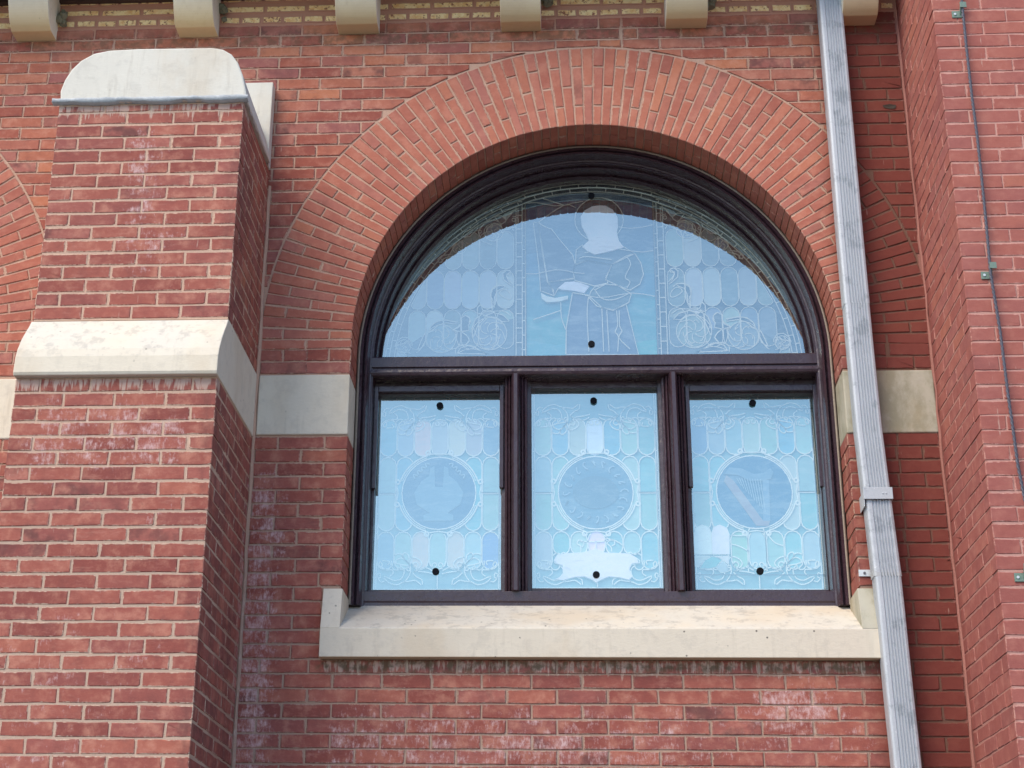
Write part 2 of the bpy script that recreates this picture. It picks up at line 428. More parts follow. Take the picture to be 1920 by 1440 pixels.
class Bricks:
    def __init__(s, root, mat): s.root = root; s.mat = mat; s.items = []
    def put(s, me, loc, rot=(0, 0, 0), area=.01, nrm=(0, -1, 0), mat=None):
        u, v, w = proj(loc); d = (CAM - Vector(loc)).normalized()
        vis = max(0, d.dot(Vector(nrm).normalized()))
        inside = -30 < u < 1950 and -25 < v < 1465
        s.items.append((area * vis / w ** 2 if inside else -1, me, loc, rot, mat or s.mat))
    def rect(s, w, h, d, loc, rot=(0, 0, 0), nrm=(0, -1, 0), mat=None):
        if w < .012 or h < .012: return
        w2 = round(w / .004) * .004; h2 = round(h / .002) * .002
        me = shared((w2, h2, round(d, 2), (mat or s.mat).name), lambda: brick_data(rectP(w2, h2), d))
        s.put(me, (loc[0], loc[1], loc[2] + uni(-.0012, .0012)), (rot[0], rot[1] + uni(-.006, .006) * (.1 / max(w, .1)), rot[2]), w * h, nrm, mat)
    def poly(s, P, d, y=0.0):
        cx = sum(p[0] for p in P) / len(P); cz = sum(p[1] for p in P) / len(P)
        me = to_mesh(brick_data([(x - cx, z - cz) for x, z in P], d, .0005, True))
        s.put(me, (cx, y, cz), area=parea(P))
    def build(s, limit=298, minscore=0):
        s.items.sort(key=lambda t: -t[0]); base = INV[s.root.name]; rest = {}
        for k, (sc, me, loc, rot, mat) in enumerate(s.items):
            if k < limit and sc > minscore:
                if not me.materials: me.materials.append(mat)
                o = bpy.data.objects.new('brick', me); COL.objects.link(o); o.parent = s.root
                o.location = Vector(loc) - base; o.rotation_euler = rot
            else: rest.setdefault(mat.name, (mat, []))[1].append((me, loc, rot))
        V, Fc, E, R, MI = [], [], [], [], []
        mats = []
        for mi, (mat, L) in enumerate(rest.values()):
            mats.append(mat)
            for me, loc, rot in L:
                from mathutils import Euler
                mx = Matrix.Translation(Vector(loc) - base) @ Euler(rot).to_matrix().to_4x4()
                o0 = len(V); r = rnd()
                ed = [0.0] * len(me.vertices); me.attributes['edge'].data.foreach_get('value', ed)
                for v in me.vertices: V.append(tuple(mx @ v.co))
                E += ed; R += [r] * len(ed)
                for p in me.polygons: Fc.append(tuple(i + o0 for i in p.vertices)); MI.append(mi)
        if V:
            me = bpy.data.meshes.new('brickwork'); me.from_pydata(V, [], Fc)
            me.attributes.new('edge', 'FLOAT', 'POINT').data.foreach_set('value', E)
            me.attributes.new('rnd', 'FLOAT', 'POINT').data.foreach_set('value', R)
            for mt in mats: me.materials.append(mt)
            me.polygons.foreach_set('material_index', MI)
            o = link('brickwork', me, None, s.root); o['kind'] = 'stuff'
def parea(P):
    return abs(sum(P[i - 1][0] * P[i][1] - P[i][0] * P[i - 1][1] for i in range(len(P)))) / 2
def clip(P, n, d):
    """keep the side n.p >= d"""
    out = []
    for i in range(len(P)):
        a, b = P[i - 1], P[i]; da = n[0] * a[0] + n[1] * a[1] - d; db = n[0] * b[0] + n[1] * b[1] - d
        if (da < 0) != (db < 0):
            t = da / (da - db); out.append((a[0] + (b[0] - a[0]) * t, a[1] + (b[1] - a[1]) * t))
        if db >= 0: out.append(b)
    return out

# ------------------------------------------------------------------ measures (metres)
ZC, RI, RO = .49, 1.20, 1.66          # arch centre height, inner and outer radius
XL2 = -4.384                          # centre of the next arch to the left
BR, CO, JT = .2289, .0672, .0078      # brick pitch, course pitch, joint
REV = .234                            # depth of the brick reveal
BX0, BX1 = -2.576, -1.668             # buttress
BYU, BYL = -.753, -.887               # its upper and lower front faces
PX, PY = 1.640, -.775                 # right pier corner
ZB0, ZB1 = .002, .322                 # stone band
ZBOT, ZTOP = -2.0, 2.75
D = .095

# ------------------------------------------------------------------ ground
g = link('ground', mesh('ground', [(-600, -600, -4.2), (600, -600, -4.2), (600, 600, -4.2), (-600, 600, -4.2)], [(0, 1, 2, 3)]), M['ground'])
g['kind'] = 'structure'

# ------------------------------------------------------------------ main wall
wall = thing('brick_wall', 'red brick wall with pale band blocks round the arched window, between buttress and right pier', 'wall', (0, 0, ZBOT))
def mortar_wall():
    yb, yf = .6, .0045; V, Fc = [], []
    def q(a, b, c, d):
        o = len(V); V.extend([a, b, c, d]); Fc.append((o, o + 1, o + 2, o + 3))
    def rect(x0, x1, z0, z1): q((x0, yf, z0), (x1, yf, z0), (x1, yf, z1), (x0, yf, z1))
    r = RI + .005
    rect(-5.0, -r, ZBOT, ZTOP); rect(r, PX + .05, ZBOT, ZTOP); rect(-r, r, ZBOT, -.96)
    N = 64
    for i in range(N):
        a0, a1 = pi - pi * i / N, pi - pi * (i + 1) / N
        p0, p1 = (r * cos(a0), ZC + r * sin(a0)), (r * cos(a1), ZC + r * sin(a1))
        q((p0[0], yf, p0[1]), (p1[0], yf, p1[1]), (p1[0], yf, ZTOP), (p0[0], yf, ZTOP))
        q((p0[0], yf, p0[1]), (p0[0], yb, p0[1]), (p1[0], yb, p1[1]), (p1[0], yf, p1[1]))
    for x in (-r, r): q((x, yf, -.96), (x, yb, -.96), (x, yb, ZC), (x, yf, ZC))
    q((-5, yb, ZBOT), (PX, yb, ZBOT), (PX, yb, -.8), (-5, yb, -.8))
    q((-5, yb, ZTOP), (PX, yb, ZTOP), (PX, yf, ZTOP), (-5, yf, ZTOP))
    return V, Fc
part('mortar', *mortar_wall(), M['mortar'], wall)
W = Bricks(wall, M['brick'])
def put_wall(x0, x1, z0, z1, mat=None):
    """one wall brick clipped by the arches"""
    if x1 - x0 < .018: return
    cx, cz = (x0 + x1) / 2, (z0 + z1) / 2
    P = [(x0, z0), (x1, z0), (x1, z1), (x0, z1)]; cut = False
    for ax in (0.0, XL2):
        R = RO + .011
        if z1 < .458: continue
        near = min(math.hypot(min(max(ax, x0), x1) - ax, min(max(ZC, z0), z1) - ZC), 99)
        if near < R:
            px = min(max(ax, x0), x1); pz = min(max(ZC, z0), z1)
            if math.hypot(max(abs(x0 - ax), abs(x1 - ax)), z1 - ZC) < R: return
            # tangent at the middle of the crossing
            lo, hi = cx, cz
            dx, dz = cx - ax, cz - ZC
            if abs(dx) > .25 * R or True:
                dz2 = cz - ZC
                xx = sqrt(max(R * R - dz2 * dz2, 0)) * (1 if dx > 0 else -1)
                if dz2 >= R or not (x0 - .02 < ax + xx < x1 + .02):
                    xx = min(max(dx, x0 - ax), x1 - ax); dz2 = sqrt(max(R * R - xx * xx, 0))
            L = math.hypot(xx, dz2); nx, nz = xx / L, dz2 / L
            P = clip(P, (nx, nz), nx * ax + nz * ZC + R); cut = True
            if len(P) < 3 or parea(P) < .0007: return
    if cut: W.poly(P, D)
    else: W.rect(x1 - x0, z1 - z0, D, (cx, 0, cz), mat=mat)
def row(z0, z1, xa, xb, base, mat=None, L=BR, keep_a=True):
    """stretchers between xa and xb with joints at base + n L"""
    x = base + math.floor((xa - base) / L) * L
    xs = []
    while x < xb:
        a, b = max(x + JT / 2, xa), min(x + L - JT / 2, xb)
        if b - a > .02: xs.append((a, b))
        x += L
    if len(xs) > 1 and xs and xb - xs[-1][1] > JT and xb - xs[-1][1] < .03: xs[-1] = (xs[-1][0], xb)
    if len(xs) > 1 and xs[0][0] - xa > JT and xs[0][0] - xa < .03: xs[0] = (xa, xs[0][1])
    for a, b in xs: put_wall(a, b, z0 + JT / 2, z1 - JT / 2, mat)
xa, xb = -5.0, PX - .012
lines = [ZB1 + i * CO for i in range(0, 37)]
B0 = -1.4257
for i in range(36):                       # above the stone band
    z0, z1 = lines[i], lines[i + 1]; par = i % 2
    k = 28 - i - 1                        # course index from the photograph's top
    b = B0 + (0 if (k + 1) % 2 == 0 else BR / 2)
    if k <= -3:                           # spalled yellowish courses under the eaves
        row(z0 + .007 + uni(0, .003), z1 - .007, xa, xb, b + uni(-.03, .03), M['spall'], BR if k % 2 == 0 else BR / 2)
        continue
    if z1 < .458:                     # beside the jambs
        row(z0, z1, xa, -RI - .22, b); row(z0, z1, RI + .22, xb, b - .0)
        full = abs(((-RI - b) / BR) - round((-RI - b) / BR)) < .25
        w = BR if full else BR / 2
        x1, x0 = -RI - .0, -RI - w + JT
        W.rect(x1 - x0, z1 - z0 - JT, (.105 if full else .225), ((x0 + x1) / 2, 0, (z0 + z1) / 2))
        W.rect(x1 - x0, z1 - z0 - JT, (.105 if full else .225), (-(x0 + x1) / 2, 0, (z0 + z1) / 2))
        if full:
            W.rect(.112, z1 - z0 - JT, .09, (-RI, .115 + .056, (z0 + z1) / 2), (0, 0, pi / 2), (1, 0, 0))
            W.rect(.112, z1 - z0 - JT, .09, (RI, .115 + .056, (z0 + z1) / 2), (0, 0, -pi / 2), (-1, 0, 0))
            pass
        else:
            row(z0, z1, -RI - .22, -RI - w, b); row(z0, z1, RI + w + .0, RI + .22, b)
    elif z1 > ZC + RO + .01 or True:
        if z0 > 1.9:
            row(z0, z1, xa, .18, b); row(z0, z1, .19, xb, .7287 + (0 if (k + 1) % 2 == 0 else BR / 2))
        else: row(z0, z1, xa, xb, b)
zz = [ZB0 - i * CO for i in range(0, 31)]
for i in range(30):                       # below the band
    z1, z0 = zz[i], zz[i + 1]; h = z1 - z0 - JT; cz = (z0 + z1) / 2
    full = i % 2 == 1
    if i < 11:
        b = B0 + (0 if full else BR / 2)
        w = BR if full else BR / 2
        for s in (-1, 1):
            W.rect(w - JT, h, .105 if full else .225, (s * (RI + (w - JT) / 2), 0, cz))
            if full: W.rect(.112, h, .09, (s * RI, .115 + .056, cz), (0, 0, -s * pi / 2), (-s, 0, 0))
        row(z0, z1, xa, -RI - w, b); row(z0, z1, RI + w, xb, b)
    elif i < 16:
        b = B0 + (0 if full else BR / 2)
        row(z0, z1, xa, -1.291, b); row(z0, z1, 1.272, xb, b)
    else:
        row(z0, z1, xa, xb, -1.2246 + (0 if i % 2 == 1 else BR / 2))
W.build()
# pale stone blocks of the band
def block(x0, x1, y0, y1, z0, z1, mat, parent, name='stone_block', bev=.006):
    return part(name, *boxv(x0, x1, y0, y1, z0, z1), mat, parent, bev=bev)
o = block(-1.652, -RI, -.006, REV, ZB0 + .006, ZB1 - .005, M['stone'], wall); 
o = block(RI, PX - .008, -.006, REV, ZB0 - .004, ZB1 - .008, M['green'], wall); o['label'] = 'green stained stone block beside the downspout'
block(-3.18, -2.0, -.006, .1, ZB0 - .006, ZB1 - .012, M['stone'], wall)
# chipped hole in the brickwork near the pier
hc = at(1668, 200, 0)
Vh = [(hc.x + .035 * cos(a) * uni(.8, 1.2), -.004, hc.z + .014 * sin(a) * uni(.8, 1.2)) for a in [2 * pi * i / 12 for i in range(12)]]
part('chipped_hole', Vh + [(hc.x, -.001, hc.z)], [(i, (i + 1) % 12, 12) for i in range(12)], mat_simple('dark_cavity', (.05, .035, .025)), wall)

# ------------------------------------------------------------------ arches
NV = 85; A0 = -.025; DT = (pi - 2 * A0) / NV
def vous(r0, r1):
    w0, w1 = r0 * DT - .0066, r1 * DT - .0080; h = r1 - r0; rm = (r0 + r1) / 2; wm = (w0 + w1) / 2
    return [(-w0 / 2, -h / 2), (w0 / 2, -h / 2), (wm / 2 + uni(-.001, .001), uni(-.2, .2) * h), (w1 / 2, h / 2), (-w1 / 2, h / 2), (-wm / 2 + uni(-.001, .001), uni(-.2, .2) * h)]
def arch(root, ax, a0=0, a1=NV):
    A = Bricks(root, M['abrick'])
    for i in range(a0, a1):
        th = A0 + (i + .5) * DT + uni(-.0012, .0012); c, s = cos(th), sin(th)
        segs = [(RI, RI + .109, .105), (RI + .118, RI + .343, D), (RI + .352, RO, D)] if i % 2 else [(RI, RI + .225, .225), (RI + .235, RO, D)]
        if i % 4 == 2: segs[0] = (RI, RI + .225, .15)
        for r0, r1, d in segs:
            rm = (r0 + r1) / 2; loc = (ax + rm * c, uni(-.001, .001), ZC + rm * s)
            me = shared(('v', round(r0, 3), round(r1, 3), d), lambda: brick_data(vous(r0, r1), d, .0009), 6)
            A.put(me, loc, (0, pi / 2 - th, 0), (r1 - r0) * .05)
            if r0 == RI and d < .2:
                me2 = shared(('v', 'back', d), lambda: brick_data(vous(r0, r0 + .1), .225 - d, .0009), 4)
                A.put(me2, (ax + (r0 + .05) * c, d + .008, ZC + (r0 + .05) * s), (0, pi / 2 - th, 0), .002, (-c, 0, -s))
    A.build(299)
am = thing('brick_arch', 'wide semicircular brick arch of radiating bricks right over the stained glass window', 'arch', (0, 0, ZC))
arch(am, 0)
al = thing('brick_arch', 'sliver of a second brick arch at the left edge, behind the buttress', 'arch', (XL2, 0, ZC))
arch(al, XL2, 0, 34)

# ------------------------------------------------------------------ buttress on the left
bt = thing('brick_buttress', 'tall stepped brick buttress with rounded white cap stone, left of the window', 'buttress', ((BX0 + BX1) / 2, 0, ZBOT))
m_ = .0026
part('mortar', *join(boxv(BX0 + m_, BX1 - m_, BYL + m_, .02, ZBOT, -.002), boxv(BX0 + m_, BX1 - m_, BYU + m_, .02, ZB1, 1.45)), M['mortar'], bt)
Bt = Bricks(bt, M['brick'])
def pier_courses(B, zlist, xl, xr, yf, side, mat=None, par0=0, xfar=None, depth=None, JT=.0100):
    """courses of a projecting pier; side=+1: visible flank at xr (normal +x), -1: flank at xl"""
    for i, (z0, z1) in enumerate(zlist):
        h = z1 - z0 - JT; cz = (z0 + z1) / 2; alt = (i + par0) % 2
        xc = xr if side > 0 else xl
        cw = (BR - JT) if alt else (BR / 2 - JT)         # corner brick on the front
        cd = .105 if alt else .22
        B.rect(cw, h, cd, (xc - side * cw / 2, yf, cz), mat=mat)
        # rest of the front
        x = xc - side * (cw + JT)
        far = (xl if side > 0 else xr) if xfar is None else xfar
        while (x - far) * side > .02:
            w = min(BR - JT, (x - far) * side)
            if .02 < (x - far) * side - BR < .06: w = (x - far) * side
            B.rect(w, h, D, (x - side * w / 2, yf, cz), mat=mat); x -= side * (w + JT)
        # the flank
        y = yf + cd + JT; dep = 0.0 if depth is None else depth
        while y < dep - .02:
            w = min(BR - JT, dep - y - .002)
            B.rect(w, h, .09, (xc, y + w / 2, cz), (0, 0, side * pi / 2), (side, 0, 0), mat); y += w + JT
zl = [(-.006 - (i + 1) * CO * 1.004, -.006 - i * CO * 1.004) for i in range(29)]
pier_courses(Bt, zl, BX0, BX1, BYL, 1, par0=0, depth=-.006)
zu = [(ZB1 + .004 + i * CO * 1.002, ZB1 + .004 + (i + 1) * CO * 1.002) for i in range(16)]
zu.append((zu[-1][1], 1.447))
pier_courses(Bt, zu, BX0, BX1, BYU, 1, par0=1, depth=-.006)
Bt.build()
# ogee weathering stone
prof = [(.03, -.002), (BYL - .034, -.004), (BYL - .040, .010), (BYL - .034, .085), (BYL - .020, .125), (BYL + .020, .19), (BYL + .066, .245), (BYL + .102, .285), (BYU - .012, ZB1 - .008), (BYU + .02, ZB1 - .002), (.03, ZB1 - .002)]
part('stone_course', *prism_x(prof, BX0 - .004, BX1 + .004), M['stone'], bt, bev=.004)
# cap stone
cp = [(113, 192), (113, 170), (121, 150), (134, 130), (152, 113), (176, 100), (205, 94), (260, 91), (330, 90), (398, 89), (418, 92), (434, 101), (446, 117), (455, 140), (461, 168), (463, 192)]
cap = [at(u, v, BYU - .02) for u, v in cp]; zb_ = 1.452
cap = [(p.x, p.z) for p in cap]; cap[0] = (cap[0][0], zb_); cap[-1] = (cap[-1][0], zb_)
part('cap_stone', *prism(cap, BYU - .02, -.08), M['capstone'], bt, bev=.008)
block(BX0, BX1 + .004, -.079, -.004, 1.452, 1.938, M['capstone'], bt, 'stone_block', .004)
# wavy lead flashing strip under the cap
Vf, Ff = [], []
NS = 40
for i in range(NS + 1):
    x = BX0 - .03 + (BX1 - BX0 + .052) * i / NS
    b = .012 * sin(i * .5) * .4 + uni(-.003, .003)
    Vf += [(x, BYU - .026 + uni(-.002, .002), 1.474 + uni(-.002, .002)), (x, BYU - .030 + uni(-.003, .003), 1.449 + b), (x, BYU + .01, 1.447 + b)]
for i in range(NS):
    a = i * 3; Ff += [(a, a + 3, a + 4, a + 1), (a + 1, a + 4, a + 5, a + 2)]
n0 = len(Vf)
for i in range(17):
    y = BYU - .03 + (.72) * i / 16
    Vf += [(BX1 + .010 + uni(-.003, .003), y, 1.460), (BX1 + .013 + uni(-.003, .003), y, 1.445 + uni(-.004, .004))]
for i in range(16):
    a = n0 + i * 2; Ff.append((a, a + 2, a + 3, a + 1))
part('lead_flashing', Vf, Ff, M['lead'], bt, True)
# mortar fillet in the inner corner
Vc, Fcc = tube([(BX1 + .004 + uni(-.004, .004), -.004, ZBOT + i * .12) for i in range(29)], lambda i: uni(.009, .015), 6)
part('corner_fillet', Vc, Fcc, M['mortar'], bt)

# ------------------------------------------------------------------ right pier
pr_ = thing('brick_pier', 'deep projecting brick pier at the right edge with a cable on its front', 'pier', (PX + .6, 0, ZBOT))
part('mortar', *boxv(PX + m_, PX + 2.0, PY + m_, .3, ZBOT, ZTOP + .3), M['mortar'], pr_)
Pr = Bricks(pr_, M['pbrick'])
zp = []
z0 = at(1870.7, 1070, PY).z
k0 = math.ceil((z0 - ZBOT) / .0676)
for i in range(72): zp.append((z0 - k0 * .0676 + i * .0676, z0 - k0 * .0676 + (i + 1) * .0676))
pier_courses(Pr, zp, PX, PX, PY, -1, par0=1, xfar=PX + 1.1, depth=-.008, JT=.0066)
Pr.build()
Vc, Fcc = tube([(PX - .004 + uni(-.004, .004), -.004, ZBOT + i * .1) for i in range(47)], lambda i: uni(.005, .011), 6)
part('corner_fillet', Vc, Fcc, M['mortar'], pr_)

# ------------------------------------------------------------------ sill
sill = thing('window_sill', 'long cream stone sill with raised end lugs under the window', 'sill', (0, 0, -1.075))
sp_ = [(-.06, -1.075), (-.06, -.948), (-.052, -.938), (.30, -.765), (.30, -1.06), (.01, -1.06)]
sp_ = [(.30, -1.075), (-.06, -1.075), (-.06, -.945), (-.054, -.937), (.30, -.762)]
part('slab', *prism_x(sp_, -1.284, 1.262), M['sill'], sill, bev=.003)
def lug(x0, x1, xi):
    # outer block rising beside the sloping top
    fr = [(x0, -.006, -.748), (x1, -.006, -.748), (x1, -.061, -.944), (x0, -.061, -.944)]
    bk = [(x0, REV, -.748), (x1, REV, -.748), (x1, REV, -.944), (x0, REV, -.944)]
    return fr + bk, [(0, 1, 2, 3), (7, 6, 5, 4), (0, 4, 5, 1), (1, 5, 6, 2), (2, 6, 7, 3), (3, 7, 4, 0)]
part('lug', *lug(-1.2838, -1.193, 0), M['sill'], sill, bev=.003)
part('lug', *lug(1.188, 1.2618, 0), M['green'], sill, bev=.003)

# ------------------------------------------------------------------ corbels and cornice
cpf = [(.02, 2.262), (-.10, 2.262), (-.135, 2.285), (-.17, 2.325), (-.20, 2.375), (-.222, 2.43), (-.235, 2.50), (-.24, 2.60), (.02, 2.60)]
names = ['broad curved cream corbel at the far left of the eaves', 'cream corbel directly above the rounded buttress cap', 'cream corbel above the wall just right of the buttress',
         'cream corbel above the left shoulder of the big arch', 'cream corbel above the right shoulder of the arch', 'half hidden yellow corbel behind the downspout top']
cl = [(-3.115, -2.895), (-2.212, -1.998), (-1.338, -1.116), (-.458, -.243), (.417, .636), (1.335, 1.520)]
for k, (x0, x1) in enumerate(cl):
    t = thing('stone_corbel', names[k], 'corbel', ((x0 + x1) / 2, 0, 2.262), 'curved stone corbels under the eaves')
    dz = [0.010, .012, .008, 0, -.004, -.010][k]
    pf = [cpf[0]] + cr([(y, z) for y, z in cpf[1:-1]], 4) + [cpf[-1]]
    v, f = prism_x([(y, z + dz) for y, z in pf], x0, x1)
    part('bracket', v, f, M['corbel'], t, bev=.004)
    if k in (0, 1, 3, 4):
        vs, fs = [], []
        for j in range(5):
            c = Vector((x1 + uni(.01, .04), uni(-.03, -.01), 2.40 + uni(-.03, .06)))
            bm = bmesh.new(); bmesh.ops.create_icosphere(bm, subdivisions=2, radius=uni(.014, .028))
            for q in bm.verts: q.co *= uni(.7, 1.3)
            o0 = len(vs); vs += [tuple(q.co + c) for q in bm.verts]; fs += [tuple(q.index + o0 for q in p.verts) for p in bm.faces]; bm.free()
        part('nest_mud', vs, fs, M['nest'], t)
cor = thing('cornice', 'dark timber eaves soffit resting on the corbels along the top', 'cornice', (0, 0, 2.48))
SZ = at(200, 7, 0).z
part('soffit_board', *boxv(-5, PX - .02, -.30, .012, SZ + .030, SZ + .09), M['dark'], cor, bev=.004)
part('bed_mould', *boxv(-5, PX - .02, -.03, .01, SZ, SZ + .029), M['dark'], cor, bev=.006)
part('fascia', *boxv(-5, PX - .02, -.36, -.302, SZ + .02, 2.75), M['dark'], cor, bev=.004)
part('roof_slab', *boxv(-5, PX - .02, -.36, .6, 2.751, 2.80), M['dark'], cor)

# ------------------------------------------------------------------ window
win = thing('arched_window', 'semicircular stained glass window over three lights in dark purple brown painted frames', 'window', (0, REV, -.76))
def sweep(prof, zb, off=0.0, N=72, x0=RI):
    """prof = closed list of (inset, y) swept up the jambs and round the arch"""
    V, Fc = [], []; path = [(-1, zb)]
    stations = [('j', -1, zb), ('j', -1, (zb + ZC) / 2)] + [('a', pi - pi * i / N, 0) for i in range(N + 1)] + [('j', 1, (zb + ZC) / 2), ('j', 1, zb)]
    n = len(prof)
    for s in stations:
        for ins, y in prof:
            r = x0 - ins
            if s[0] == 'j': V.append((s[1] * r, y, s[2]))
            else: V.append((r * cos(s[1]), y, ZC + r * sin(s[1])))
    for i in range(len(stations) - 1):
        for k in range(n): Fc.append((i * n + k, i * n + (k + 1) % n, (i + 1) * n + (k + 1) % n, (i + 1) * n + k))
    m = (len(stations) - 1) * n
    Fc += [tuple(range(n)), tuple(m + k for k in range(n - 1, -1, -1))]
    return V, Fc
def arc_sweep(prof, N=72, a0=0.0, a1=pi):
    V, Fc = [], []; n = len(prof)
    for i in range(N + 1):
        a = a1 + (a0 - a1) * i / N
        for r, y in prof: V.append((r * cos(a), y, ZC + r * sin(a)))
    for i in range(N):
        for k in range(n): Fc.append((i * n + k, i * n + (k + 1) % n, (i + 1) * n + (k + 1) % n, (i + 1) * n + k))
    Fc += [tuple(range(n)), tuple(N * n + k for k in range(n - 1, -1, -1))]
    return V, Fc
P_ = M['paint']
casing = [(.002, REV + .01), (.012, REV - .002), (.030, REV - .004), (.036, REV + .012), (.040, REV + .014), (.045, REV - .012), (.056, REV - .014), (.060, REV + .004),
          (.062, .288), (.070, .291), (.071, .300), (.076, .300), (.078, .46), (.002, .46)]
part('casing', *sweep(casing, -.772), P_, win)
part('caulk_bead', *sweep([(.004, REV - .004), (.010, REV - .009), (.016, REV - .005), (.010, REV)], -.772), M['caulk'], win)
part('arched_stop', *arc_sweep([(1.121, .335), (1.112, .331), (1.108, .345), (1.108, .47), (1.121, .47)]), P_, win)
part('arched_sash', *arc_sweep([(1.1075, .410), (1.098, .405), (1.094, .418), (1.090, .430), (1.090, .47), (1.1075, .47)]), P_, win)
# transom with moulded face
tp = [(.300, .520), (.293, .514), (.293, .462), (.303, .458), (.303, .451), (.290, .447), (.287, .432), (.292, .418), (.300, .414), (.475, .414), (.475, .520)]
part('transom', *prism_x(tp, -1.1385, 1.1385), P_, win, bev=.0015)
# bottom rail
part('bottom_rail', *prism_x([(.292, -.694), (.292, -.742), (.297, -.748), (.297, -.775), (.46, -.775), (.46, -.694)], -1.1385, 1.1385), P_, win, bev=.0015)
# mullions: stepped section
def mullion(cx):
    s = [(-.074, .44), (-.074, .392), (-.058, .388), (-.056, .345), (-.046, .338), (-.040, .345), (-.036, .322), (-.030, .316), (-.026, .326), (-.020, .300), (-.016, .272), (-.009, .264),
         (.009, .264), (.016, .272), (.020, .300), (.026, .326), (.030, .316), (.036, .322), (.040, .345), (.046, .338), (.056, .345), (.058, .388), (.074, .392), (.074, .44)]
    n = len(s); V = [(cx + x, y, -.6935) for x, y in s] + [(cx + x, y, .4135) for x, y in s]
    return V, [tuple(range(n)), tuple(range(2 * n - 1, n - 1, -1))] + [(i, (i + 1) % n, n + (i + 1) % n, n + i) for i in range(n)]
for cx in (-.391, .404): part('mullion', *mullion(cx), P_, win)
# sashes
PAN = [(-1.108, -.467, -.662, .352), (-.316, .328, -.655, .378), (.480, 1.118, -.662, .342)]
def frame(x0, x1, z0, z1, l, r, b, t, y0, y1):
    o = [(x0 - l, z0 - b), (x1 + r, z0 - b), (x1 + r, z1 + t), (x0 - l, z1 + t)]; i_ = [(x0, z0), (x1, z0), (x1, z1), (x0, z1)]
    V = [(x, y, z) for y in (y0, y1) for (x, z) in o + i_]
    Fc = []
    for k in range(4):
        j = (k + 1) % 4
        Fc += [(k, j, 4 + j, 4 + k), (8 + k, 12 + k, 12 + j, 8 + j), (4 + k, 4 + j, 12 + j, 12 + k), (k, 8 + k, 8 + j, j)]
    return V, Fc
sash = []
for k, (x0, x1, z0, z1) in enumerate(PAN):
    l = [.012, .0, .0][k]; r = [.0, .0, .004][k]
    s = part('sash', *frame(x0, x1, z0, z1, max(x0 + 1.121 if k == 0 else .0003, .0003), (1.1215 - x1) if k == 2 else .0003, .0315 if k != 1 else .0385, .413 - z1, .402, .47), P_, win, bev=.001)
    sash.append(s)
    if k != 1:
        for (xs, w) in ((x0 - .012, .020), (x1 - .008, .020)):
            part('sash_stop', *boxv(xs, xs + w, .372, .4015, -.155, z1 + .035), P_, s, bev=.002)
        part('top_bead', *boxv(x0 + .009, x1 - .009, .374, .4015, z1 + .005, z1 + .036), P_, s, bev=.002)

# ---- leaded lights
GY = .490
def came_mesh(lines, r=.0036):
    vf = []
    for ln in lines:
        if isinstance(ln, tuple): pts, rr = ln
        else: pts, rr = ln, r
        pts = [p for i, p in enumerate(pts) if i == 0 or math.hypot(p[0] - pts[i - 1][0], p[1] - pts[i - 1][1]) > 1e-4]
        if len(pts) < 2: continue
        vf.append(tube([(x, GY - .004, z) for x, z in pts], rr, 4))
    return join(*vf)
def piece(P, col, parent, lift=0.0, name='glass_piece'):
    v, f = prism(P, GY - .001 - lift, GY + .004)
    o = part(name, v, f, M['glass'], parent)
    a = o.data.attributes.new('tone', 'FLOAT_COLOR', 'POINT')
    c = [min(1, uni(.9, 1.1) * x) for x in col]
    a.data.foreach_set('color', [q for _ in o.data.vertices for q in (*c, 1)])
    return o
def stadium(x0, x1, z0, z1, n=7, bot=True, top=True):
    r = (x1 - x0) / 2; cx = (x0 + x1) / 2; P = []
    if bot: P += [(cx + r * cos(pi + pi * i / n), z0 + r + r * sin(pi + pi * i / n)) for i in range(n + 1)]
    else: P += [(x0, z0), (x1, z0)]
    if top: P += [(cx + r * cos(pi * i / n), z1 - r + r * sin(pi * i / n)) for i in range(n + 1)]
    else: P += [(x1, z1), (x0, z1)]
    return P
def loop(P): return P + [P[0]]
def conv(o, s, L):
    out = []
    for ln in L:
        q = [at(o[0] + x / s, o[1] + y / s, GY) for x, y in ln]; out.append([(p.x, p.z) for p in q])
    return out
def circ(cx, cz, r, a0=0, a1=2 * pi, n=24): return [(cx + r * cos(a0 + (a1 - a0) * i / n), cz + r * sin(a0 + (a1 - a0) * i / n)) for i in range(n + 1)]
def rosette(cx, cz, r, n=5, h=1, ph=0):
    L = [circ(cx, cz, r, n=22)]
    for k in range(n):
        a = ph + 2 * pi * k / n
        L.append([(cx + r * t * cos(a + h * 1.5 * t * t), cz + r * t * sin(a + h * 1.5 * t * t)) for t in (.12, .35, .55, .75, .97)])
        a += .5; L.append([(cx + r * .62 * cos(a + q * .35) + 0, cz + r * (.62 + .12 * sin(q * 2)) * sin(a + q * .35)) for q in (0, .5, 1, 1.5)])
    return L
BLUE = (.15, .27, .50); TEAL = (.17, .46, .50); PALE = (.42, .55, .53); DARK = (.02, .03, .04); ROSE = (.80, .56, .50); WHITE = (.85, .88, .84); GRN = (.27, .50, .45)

